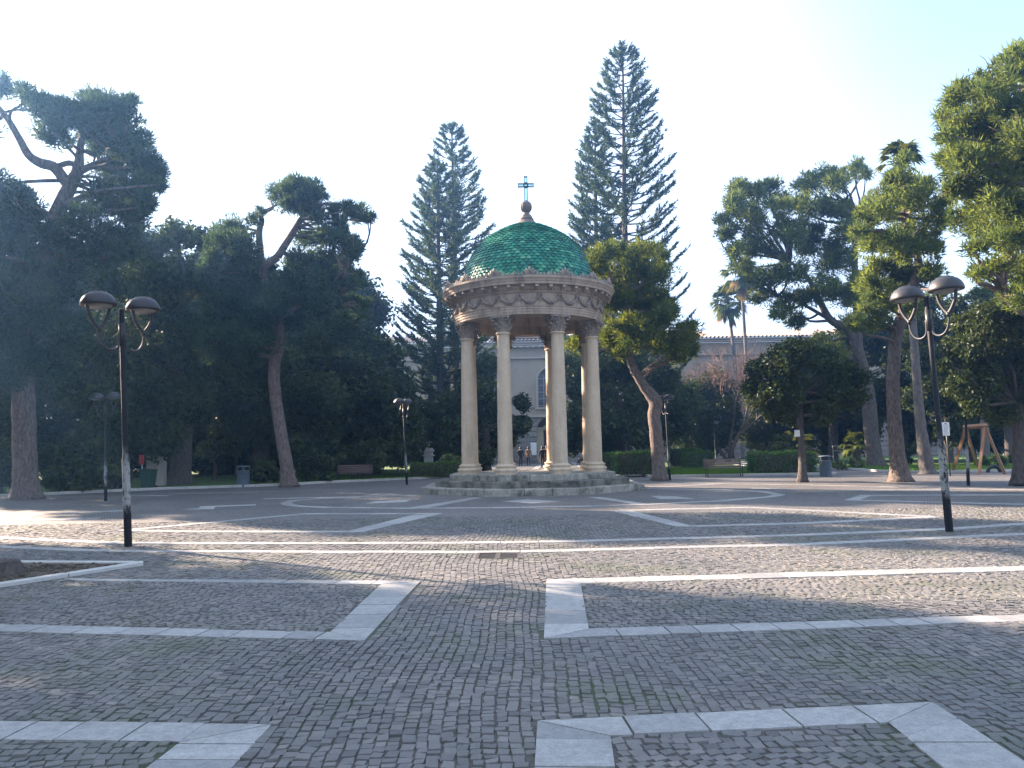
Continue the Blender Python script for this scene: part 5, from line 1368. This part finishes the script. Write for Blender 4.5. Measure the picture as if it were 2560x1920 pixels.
# bins
def bin_(label, x, y, mat, H=0.95, r=0.27):
    b = GO(x, y); t = thing("litter_bin", label, "bin", (b[0], b[1], 0)); mb = MB()
    mb.lathe([(0.01,.03),(r*.94,.03),(r*.94,.0),(r,.0),(r,.02),(r,H*.74),(r*1.03,H*.75),(r*1.03,H*.78),(r*.95,H*.78),(r*.93,.1),(0.01,.1)], 28, b); body = mb.build("body", MAT[mat], t)
    mb = MB()
    for k in range(4):
        a = k*PI/2+.4; mb.box((b[0]+r*.95*math.cos(a), b[1]+r*.95*math.sin(a), H*.86), (.05,.05,H*.18), a)
    mb.build("post", MAT[mat], t)
    mb = MB(); mb.lathe([(0.01,H*.93),(r*1.1,H*.93),(r*1.12,H*.955),(r*1.0,H*.985),(r*.5,H*1.0),(0.01,H*1.0)], 28, b); mb.build("lid", MAT[mat], t)
bin_("grey blue litter bin with a lid left of the leaning pine", 525, 1052, "bin", 1.02, .30)
bin_("grey litter bin with a lid at the end of the big right hedge", 1784, 1029, "bin", 1.0, .27)
# pillar, green bin and red box at the left
b = ATO(338, 1036, 38.5); t = thing("stone_pillar", "square stone pillar with a flat cap under the dark trees at left", "pillar", (b[0], b[1], 0)); h = ATO(338, 977, 38.5)[2]
mb = MB(); mb.box((b[0], b[1], h*.5), (.80,.80,h*0.90), .25, bev=.015); mb.build("body", MAT["pillar"], t); mb = MB(); mb.box((b[0], b[1], h*.97), (.90,.90,h*.06), .25, bev=.012); mb.build("cap", MAT["pillar"], t)
b = ATO(306, 1042, 36.5); t = thing("sign_post", "thin post with a small red box beside the stone pillar", "sign", (b[0], b[1], 0)); zr = ATO(306, 993, 36.5)[2]
mb = MB(); mb.tube([(b[0],b[1],-.02),(b[0],b[1],zr)], .025, 8); mb.build("post", MAT["steel"], t); mb = MB(); mb.box((b[0], b[1]-.06, zr), (.22,.08,.46), bev=.015); mb.build("box", MAT["red"], t)
b = ATO(320, 1044, 36.0); t = thing("wheelie_bin", "dark green wheeled bin in front of the stone pillar", "bin", (b[0], b[1], 0)); mb = MB()
V = [(-.22,-.22,.08),(.22,-.22,.08),(.22,.22,.08),(-.22,.22,.08),(-.28,-.27,.9),(.28,-.27,.9),(.28,.3,.9),(-.28,.3,.9)]
mb.add(np.array(V)+b*np.array([1,1,0]), [(0,3,2,1),(4,5,6,7),(0,1,5,4),(1,2,6,5),(2,3,7,6),(3,0,4,7)]); mb.build("body", MAT["green"], t)
mb = MB(); mb.box((b[0], b[1]+.02, .93), (.6,.62,.06), rx=-.06, bev=.015); mb.build("lid", MAT["green"], t)
for s in (-1, 1):
    mb = MB(); mb.tube([(b[0]+s*.22,b[1]+.24,.10),(b[0]+s*.28,b[1]+.24,.10)], .10, 14); mb.build("wheel", MAT["tyre"], t)
# urn pedestal, busts
b = ATO(926, 1024, 47.5); k = KO/FPX*47.5
t = thing("urn_pedestal", "weathered white moulded pedestal carrying a broken urn left of the pavilion", "pedestal", (b[0], b[1], 0)); ht = ATO(926, 958, 47.5)[2]
mb = MB()
for (w, z0, z1_) in ((.62,0,.55),(.52,.55,ht-.78),(.70,ht-.78,ht-.70),(.52,ht-.70,ht-.50),(.66,ht-.50,ht-.40),(.50,ht-.40,ht-.28)): mb.box((b[0], b[1], (z0+z1_)/2), (w, w, z1_-z0-.002), bev=.01)
mb.build("base", MAT["marble"], t)
mb = MB(); mb.lathe([(.05,ht-.28),(.12,ht-.27),(.05,ht-.2),(.06,ht-.15),(.16,ht-.05),(.2,ht+.06),(.19,ht+.10),(.14,ht+.10),(.02,ht+.02)], 18, (b[0],b[1],0)); mb.build("urn", MAT["marble"], t)
def bust(label, x, y, Y, ytop):
    b = ATO(x, y, Y); t = thing("bust_statue", label, "bust", (b[0], b[1], 0)); z = ATO(x, ytop, Y)[2]
    mb = MB(); mb.box((b[0],b[1],(z-.75)/2),(.42,.42,z-.75),bev=.01); mb.box((b[0],b[1],z-.72),(.6,.5,.06),bev=.01); mb.box((b[0],b[1],.1),(.6,.6,.2),bev=.01); mb.build("pedestal", MAT["marble"], t)
    mb = MB()
    secs = [(0,.10,.08),(.06,.20,.12),(.16,.29,.15),(.26,.30,.15),(.34,.22,.13),(.38,.09,.09),(.43,.075,.08),(.47,.08,.095),(.52,.10,.12),(.58,.105,.125),(.64,.09,.11),(.68,.05,.07),(.695,.01,.01)]
    n = 16; V = []
    for (h, rx, ry) in secs:
        for q in range(n): V.append((b[0]+rx*math.cos(2*PI*q/n), b[1]-.02*(h>.4)+ry*math.sin(2*PI*q/n), z-.69+h))
    F = [(i*n+q, i*n+(q+1)%n, (i+1)*n+(q+1)%n, (i+1)*n+q) for i in range(len(secs)-1) for q in range(n)]
    mb.add(V, F, True); mb.box((b[0]-.0, b[1]-.15, z-.14), (.035,.05,.06), bev=.012); mb.build("figure", MAT["marble"], t)
bust("grey stone bust on a pedestal behind the hedge, left of the knotty pine", 1358, 1012, 54, 950)
bust("pale stone bust half hidden by the knotty pine trunk", 1400, 1008, 56, 952)
# info sign, notice on oak
b = ATO(2053, 1029, 35.0); t = thing("information_sign", "white notice panel with lines of print on a thin pole near the right lamps", "sign", (b[0], b[1], 0)); zt_ = ATO(2045, 905, 35.0)[2]; zp0 = ATO(2045, 941, 35)[2]; zp1 = ATO(2045, 912, 35)[2]
mb = MB(); mb.tube([(b[0],b[1],-.02),(b[0]-.07,b[1],zt_)], .03, 8); mb.build("pole", MAT["iron"], t)
mb = MB(); mb.box((b[0]-.10, b[1]-.05, (zp0+zp1)/2), (.34,.02,zp1-zp0), bev=.004); pn = mb.build("panel", MAT["white"], t)
mb = MB()
for q in range(10): mb.box((b[0]-.10+RNG.uniform(-.01,.01), b[1]-.063, zp1-.12-q*.05), (.25*RNG.uniform(.7,1),.003,.012))
mb.box((b[0]-.10, b[1]-.063, zp1-.06), (.08,.003,.05)); mb.build("print", MAT["ink"], pn)
b = ATO(1722, 936, 31.72); t = tag(MB().box(b, (.24,.015,.27), .2, bev=.003).build("notice_board", MAT["white"], loc=tuple(b)), "small white square notice with a dark mark fixed to the small oak trunk", "notice")
mb = MB(); mb.box((b[0]-.03, b[1]-.012, b[2]), (.07,.003,.07), .2); mb.build("mark", MAT["ink"], t)
# swing and tyre
Ys = 36.5
def pt(x, y, Y=Ys): p = AT(x, y, Y); return p
t = thing("timber_swing", "orange brown timber swing frame with splayed legs at right", "swing", (AT(2440,1183,Ys)[0], Ys, 0))
a1 = AT(2414, 1068, Ys+.4); a2 = AT(2462, 1064, Ys-.2); mb = MB()
def beam(p, q, w): 
    m = MB(); p = np.asarray(p); q = np.asarray(q); m.tube([p, q], w/math.sqrt(2)*1.0, 4, smooth=False); return m
d = unit(a2-a1); beam(a1-d*.1, a2+d*.1+0, .16).build("beam", MAT["timber"], t)
for top, foot in ((a1, G(2382,1181)), (a1, G(2444,1171)), (a2, G(2447,1186)), (a2, G(2513,1185))):
    f_ = foot.copy(); f_[2] = -.02; beam(top-np.array([0,0,.02]), f_, .115).build("leg", MAT["timber"], t)
b = G(2485, 1181); mb = MB(); th = np.linspace(0, PI, 17); P = [(b[0]+.30*math.cos(x), b[1], .30*math.sin(x)-.0) for x in th]
mb.tube(P, .085, 8); tag(mb.build("tyre", MAT["tyre"], loc=(b[0], b[1], 0)), "black half buried tyre under the timber swing", "tyre")
# white rails far right
def rail(label, p, q, Y, h0, h1):
    a = ATO(p[0], p[1], Y); e = ATO(q[0], q[1], Y); t = thing("railing", label, "railing", (a[0], Y, 0), group="pale railings behind the gardens"); mb = MB()
    L = e[0]-a[0]; n = max(2, int(L/1.6))
    for z in (h0, h1): mb.box((a[0]+L/2, Y, z), (L, .05, .05))
    mb.build("rail", MAT["steel"], t); mb = MB()
    for i in range(n+1): mb.box((a[0]+L*i/n, Y-.052, h1/2), (.05,.05,h1))
    mb.build("posts", MAT["steel"], t)
rail("pale double railing behind the right hand litter bin", (1800,1000), (1845,1000), 58, 1.0, 1.35)
rail("long pale railing behind the straight lit pine and swing", (1950,1000), (2212,1000), 62, 0.6, 1.2)
# low wall / step on the lawn
b = ATO(1595, 1002, 60); mb = MB(); mb.box((b[0]+.5, 60, .15), (6.0,.6,.30), bev=.02); mb.box((b[0]+1.1, 59.2, .07), (6.5,1.0,.14), bev=.02)
tag(mb.build("stone_step", MAT["kerb"], loc=(b[0], 60, 0)), "low pale stone steps behind the empty slatted bench", "steps")

# ------------------------------------------------------------------ palace
YB = 86.0
def bx(px): return AT(px, 1150, YB)[0]
def bz(py, px=1360): return AT(px, py, YB)[2]
pal_ = thing("palace", "long pale stone palace closing the view behind the gardens", "building", (bx(1360), YB, 0))
XL, XR = bx(640), bx(2640); ztop = bz(862, 1500)
xw = bx(1378); WW = 2.6; zw0, zw1 = bz(1018), bz(950)          # central arched window
mb = MB()
# wall built of pieces round the openings (window + arch over the door)
def wallpiece(x0, x1, z0, z1, y=YB, d=1.0): mb.box(((x0+x1)/2, y+d/2, (z0+z1)/2), (x1-x0, d, z1-z0))
zr = bz(1040)                       # top of rusticated base
wins = [xw + k*6.2 for k in range(-3, 2)]
xs = [XL]
for c in wins: xs += [c-WW/2, c+WW/2]
xs.append(XR)
for i in range(0, len(xs), 2): wallpiece(xs[i], xs[i+1], zr, ztop)
zah = zw1 + WW/2
for c in wins:
    wallpiece(c-WW/2, c+WW/2, zr, zw0); wallpiece(c-WW/2, c+WW/2, zah+.35, ztop)
    n = 12                          # arch spandrels
    for s in (-1, 1):
        poly = [(s*WW/2, zw1)] + [(s*WW/2*math.cos(q*PI/2/n), zw1+WW/2*math.sin(q*PI/2/n)) for q in range(n+1)][1:] + [(0, zah+.35), (s*WW/2, zah+.35)]
        V = [(c+p[0], YB, p[1]) for p in poly] + [(c+p[0], YB+1, p[1]) for p in poly]; m_ = len(poly)
        mb.add(V, [tuple(range(m_))] + [(j, (j+1)%m_, m_+(j+1)%m_, m_+j) for j in range(m_)])
mb.build("wall", MAT["wall"], pal_)
for i, c in enumerate(wins):
    f = MB()
    th = np.linspace(0, PI, 17); P = [(c-WW/2-.12, YB-.06, zw0)] + [(c-(WW/2+.12)*math.cos(x), YB-.06, zw1+(WW/2+.12)*math.sin(x)) for x in th] + [(c+WW/2+.12, YB-.06, zw0)]
    f.tube(P, .13, 4, smooth=False); f.box((c, YB-.10, zw0-.12), (WW+.7,.35,.22))
    for q in (-.5, 0, .5): f.box((c+q*WW*.5, YB+.42, (zw0+zw1)/2+.3), (.07,.08,zw1-zw0+.6))
    for q in range(5): f.box((c, YB+.41, zw0+.2+q*(zw1-zw0)/4), (WW,.06,.06))
    fo = f.build("window", MAT["trim"], pal_)
    g = MB(); V = [(c-WW/2,YB+.5,zw0),(c+WW/2,YB+.5,zw0)] + [(c+WW/2*math.cos(x), YB+.5, zw1+WW/2*math.sin(x)) for x in th]
    g.add(V, [tuple(range(len(V)))]); g.build("pane", MAT["pane"], fo)
# rusticated base with the arched doorway
mb = MB(); nc = 9; hh = zr/nc; DW = 3.0; zd = bz(1075); 
for q in range(nc):
    z = hh*(q+.5)
    for (x0, x1) in ((XL, xw-DW/2), (xw+DW/2, XR)):
        n = max(1, int((x1-x0)/14)); 
        for j in range(n): mb.box((x0+(x1-x0)*(j+.5)/n, YB+.30, z), ((x1-x0)/n-.04, 1.0, hh-.05), bev=.02)
n = 10
for s in (-1, 1):
    poly = [(s*DW/2, zd)] + [(s*DW/2*math.cos(q*PI/2/n), zd+DW/2*math.sin(q*PI/2/n)) for q in range(n+1)][1:] + [(0, zr-.01), (s*DW/2, zr-.01)]
    if zd+DW/2 < zr-.02:
        V = [(xw+p[0], YB-.18, p[1]) for p in poly] + [(xw+p[0], YB+.8, p[1]) for p in poly]; m_ = len(poly)
        mb.add(V, [tuple(range(m_))] + [(j, (j+1)%m_, m_+(j+1)%m_, m_+j) for j in range(m_)])
mb.build("rusticated_base", MAT["rust"], pal_)
mb = MB(); mb.box((xw, YB+2.6, zd*.5), (DW+1.0,.1,zd+4)); 
dr = mb.build("doorway", MAT["wood"], pal_)
mb = MB(); zi = bz(1090); iw = 1.5
for s in (-1, 1): mb.box((xw+s*(iw/2+.42), YB+1.2, zi/2+.5), (.84,.3,zi+1.0))
mb.box((xw, YB+1.2, zi+.95), (iw,.3,.5))
mb.build("portal", MAT["cream"], dr)
# cornices, attic and roof
mb = MB(); xm = (XL+XR)/2; Lx = XR-XL
mb.box((xm, YB-.10, zr), (Lx,.6,.28)); mb.box((xm, YB-.05, ztop-1.35), (Lx,.5,.18)); mb.box((xm, YB-.15, ztop+.16), (Lx+.6,.8,.22)); mb.box((xm, YB-.22, ztop+.38), (Lx+.9,1.0,.14))
for q in range(20): mb.box((xw-6.65+q*.7, YB-.42, ztop-.12), (.32,.45,.22))
mb.build("cornice", MAT["trim"], pal_)
mb = MB(); za = bz(843); mb.box((xw, YB+1.2, (ztop+.52+za)/2), (13.0,1.4,za-ztop-.52)); mb.box((xw, YB+1.15, za+.1), (13.4,1.7,.22)); mb.build("attic", MAT["wall"], pal_)
mb = MB(); zrf = bz(819, 1850)
V = [(XL-.4, YB-.6, ztop+.52),(XR+.4, YB-.6, ztop+.52),(XR+.4, YB+7, zrf+.6),(XL-.4, YB+7, zrf+.6)]
mb.add(V, [(0,1,2,3)])
nr_ = int((XR-XL)/.45)
for q in range(nr_):
    x = XL+q*.45+.2; mb.tube([(x,YB-.62,ztop+.55),(x,YB+7,zrf+.63)], .13, 5, cap=False)
mb.build("roof", MAT["roof"], pal_)
mb = MB(); mb.box((xm, YB+12, ztop*.5), (Lx-.2,10,ztop)); mb.build("rear_wall", MAT["wall"], pal_)
# notice on the palace fence and fence
b = AT(1334, 1122, YB-4.5); t = tag(MB().box(b, (.62,.03,1.3), bev=.01).build("notice_board", MAT["white"], loc=tuple(b)), "pale notice board on the dark fence before the palace", "notice")
xa, xb = bx(1150)*.95, bx(1345)*.95
t = thing("iron_fence", "tall dark iron fence in front of the palace left of its doorway", "fence", (xa, YB-4.3, 0)); mb = MB()
for z in (.25, 1.2, 2.7): mb.box(((xa+xb)/2, YB-4.3, z), (xb-xa,.05,.05))
mb.build("rail", MAT["iron"], t); mb = MB()
for q in range(int((xb-xa)/.16)): mb.box((xa+q*.16, YB-4.33, 1.45), (.025,.025,2.9))
mb.build("bars", MAT["iron"], t)
# distant brick bell tower
b = AT(905, 1130, 128); h = AT(905, 738, 128)[2]; t = thing("bell_tower", "distant reddish tower just showing above the dark oaks left of the pavilion", "tower", (b[0], 128, 0))
mb = MB(); mb.box((b[0], 128, h*.44), (3.2,3.2,h*.88), .3); mb.box((b[0],128,h*.70), (3.5,3.5,.4), .3); mb.build("shaft", MAT["brick"], t)
mb = MB(); mb.lathe([(2.3,h*.88),(1.5,h*.92),(0.6,h*.97),(0.05,h)], 8, (b[0],128,0), smooth=False); mb.build("roof", MAT["brick"], t)

# ------------------------------------------------------------------ people
def person(label, loc, rz, coat, legs, stride=0.25, sit=False, H=1.74, bag=False, armup=0.0, group=None):
    t = thing("person", label, "person", (loc[0], loc[1], 0), rz, group)
    k = H/1.75
    J = {}; E = []; Rd = {}
    def add(n, p, r): J[n] = Vector(p)*k; Rd[n] = r*k
    hipz = 0.50 if sit else 0.93
    add("pel", (0,0,hipz), .135); add("waist", (0,.0,hipz+.16), .125); add("chest", (0,.01,hipz+.36), .155); add("sh", (0,.0,hipz+.50), .10); add("neck", (0,.015,hipz+.57), .055); add("head", (0,.03,hipz+.68), .095); add("top", (0,.02,hipz+.78), .07)
    E += [("pel","waist"),("waist","chest"),("chest","sh"),("sh","neck"),("neck","head"),("head","top")]
    for s, n in ((-1,"L"),(1,"R")):
        f = s*stride
        if sit:
            add("hip"+n,(s*.10,.02,.48),.10); add("kn"+n,(s*.13,.42,.50),.065); add("an"+n,(s*.13,.40+.1*s,.09),.045); add("to"+n,(s*.14,.56+.1*s,.04),.035)
        else:
            add("hip"+n,(s*.095,.0,.88),.10); add("kn"+n,(s*.10,f*.55+.04,.49),.068); add("an"+n,(s*.10,f*1.0-.02,.09+.05*max(0,-f)*2),.045); add("to"+n,(s*.11,f*1.0+.14,.035+.02*max(0,-f)),.035)
        E += [("pel","hip"+n),("hip"+n,"kn"+n),("kn"+n,"an"+n),("an"+n,"to"+n)]
        g = -f*.6
        z0 = hipz
        if armup and s > 0: pts = [(s*.20,.0,z0+.47),(s*.28,.12,z0+.30),(s*.16,.26,z0+.50),(s*.10,.26,z0+.57)]
        elif sit: pts = [(s*.20,.0,z0+.47),(s*.24,.06,z0+.22),(s*.16,.28,z0+.10),(s*.14,.36,z0+.09)]
        else: pts = [(s*.20,.0,z0+.47),(s*.245,g*.35-.02,z0+.20),(s*.25,g*.9+.06,z0-.04),(s*.25,g*.95+.08,z0-.12)]
        for m, (p, r) in enumerate(zip(pts, (.075,.055,.040,.034))): add("arm%d%s" % (m, n), p, r)
        E += [("sh","arm0"+n)] + [("arm%d%s" % (m, n), "arm%d%s" % (m+1, n)) for m in range(3)]
        hd = (J["arm3"+n]-J["arm2"+n]).normalized(); sd = hd.cross(Vector((s,0,0.2))).normalized(); pb = J["arm3"+n]
        for q, (o_, L_) in enumerate(((-.030,.075),(-.010,.088),(.011,.083),(.030,.065))):
            a_ = "f%d%s" % (q, n); J[a_] = pb + sd*o_*k + hd*.045*k; Rd[a_] = .010*k; J[a_+"t"] = J[a_] + hd*L_*.8*k + Vector((-s*.02*k,0,0)); Rd[a_+"t"] = .0075*k
            E += [("arm3"+n, a_), (a_, a_+"t")]
        a_ = "th"+n; J[a_] = pb + sd*.042*k; Rd[a_] = .011*k; J[a_+"t"] = J[a_] + (hd*.8+sd*.6).normalized()*.05*k; Rd[a_+"t"] = .008*k
        E += [("arm2"+n, a_), (a_, a_+"t")]
    names = list(J); ix = {n: i for i, n in enumerate(names)}
    me = bpy.data.meshes.new("person_skeleton"); me.from_pydata([J[n][:] for n in names], [(ix[a], ix[b]) for a, b in E], [])
    o = bpy.data.objects.new("person_skeleton", me); COL.objects.link(o)
    md = o.modifiers.new("skin", 'SKIN'); sv = me.skin_vertices[0].data
    for n in names: sv[ix[n]].radius = (Rd[n]*(1.25 if n in ("chest","sh","waist","pel") else 1.0), Rd[n]*(.85 if n in ("chest","waist") else 1.0)); sv[ix[n]].use_root = (n == "pel")
    sb = o.modifiers.new("sub", 'SUBSURF'); sb.levels = 1; sb.render_levels = 1
    dg = bpy.context.evaluated_depsgraph_get(); m2 = bpy.data.meshes.new_from_object(o.evaluated_get(dg)); bpy.data.objects.remove(o)
    for mt in (coat, legs, MAT["skin"], MAT["shoe"]): m2.materials.append(mt)
    armz = [J[n] for n in J if n.startswith(("f","th"))]
    for p in m2.polygons:
        c = p.center; near = min((c-a).length for a in armz)
        if near < .05*k: p.material_index = 2
        elif c.z > (hipz+.545)*k: p.material_index = 2
        elif c.z < .085*k: p.material_index = 3
        elif (not sit and c.z < (hipz-.12)*k and abs(c.x) < .2*k) or (sit and (c.z < .55*k and c.y > .08*k)): p.material_index = 1
        else: p.material_index = 0
        p.use_smooth = True
    m2.name = "body"; bo = bpy.data.objects.new("body", m2); COL.objects.link(bo); bo.parent = t
    # face: nose and ears; hair cap
    mb = MB(); hz = J["head"].z; hy = J["head"].y
    n = 14; secs = [(-.06,.088,-.03),(-.01,.105,-.02),(.05,.11,-.008),(.10,.098,.0),(.14,.07,.0),(.165,.03,.0)]
    V = []
    for (h_, r_, yo) in secs:
        for q in range(n):
            a = 2*PI*q/n; yy = math.sin(a)*r_; yy = min(yy, .03) if h_ < .06 else yy
            V.append((math.cos(a)*r_*k, hy+(yy+yo-.005)*k, hz+h_*k))
    F = [(i*n+q, i*n+(q+1)%n, (i+1)*n+(q+1)%n, (i+1)*n+q) for i in range(len(secs)-1) for q in range(n)] + [tuple((len(secs)-1)*n+q for q in range(n))]
    mb.add(V, F, True); mb.build("hair", MAT["hair"], bo, local=True)
    mb = MB(); mb.box((0, hy+.098*k, hz-.005*k), (.028*k,.03*k,.045*k), bev=.006); mb.box((-.1*k,hy-.0,hz),(.015,.035,.055),bev=.004); mb.box((.1*k,hy,hz),(.015,.035,.055),bev=.004)
    mb.box((-.035*k,hy+.088*k,hz+.025*k),(.025,.012,.012)); mb.box((.035*k,hy+.088*k,hz+.025*k),(.025,.012,.012)); mb.box((0,hy+.09*k,hz-.05*k),(.045,.012,.010))
    mb.build("face", MAT["skin"], bo, local=True)
    return t
p = G(1302, 1166); person("person in a dark coat walking away left of the tan jacket", p, 0.0, MAT["black"], MAT["navy"], .22)
p = G(1321.7, 1165.5); person("person in a tan jacket and dark jeans walking towards the palace", p, 0.0, MAT["tan"], MAT["denim"], -.2)
p = G(1357, 1170.5); person("left one of two people in dark coats walking close together towards the palace door", p, 0.05, MAT["navy"], MAT["black"], .2)
p = G(1367.5, 1170); person("right one of two people in dark coats walking close together, by the third column", p, -0.05, MAT["black"], MAT["denim"], -.24, H=1.78)
p = G(1462, 1163); person("person in dark clothes sitting on the far bench by the rightmost column", (p[0]-.12, p[1], 0), PI/2, MAT["black"], MAT["navy"], sit=True)
p = G(1831, 1158.6); person("person in dark clothes walking on the lawn path behind the empty bench", p, PI/2, MAT["navy"], MAT["black"], .3, armup=1)

# ------------------------------------------------------------------ haze volume, added partly to stand in for lens glare
mh, nh, bh = nodes("glare_haze"); nh.nodes.remove(bh)
pv = nh.nodes.new("ShaderNodeVolumePrincipled")
pv.inputs["Color"].default_value = (0.24, 0.52, 1.0, 1); pv.inputs["Density"].default_value = 0.0016; pv.inputs["Anisotropy"].default_value = 0.8
nh.links.new(pv.outputs[0], nh.nodes["Material Output"].inputs["Volume"])
mb = MB(); mb.box((0, 50, 17.2), (306, 216, 36.8)); tag(mb.build("haze", mh), kind="stuff", label="thin bluish haze over the square, partly standing in for lens glare")
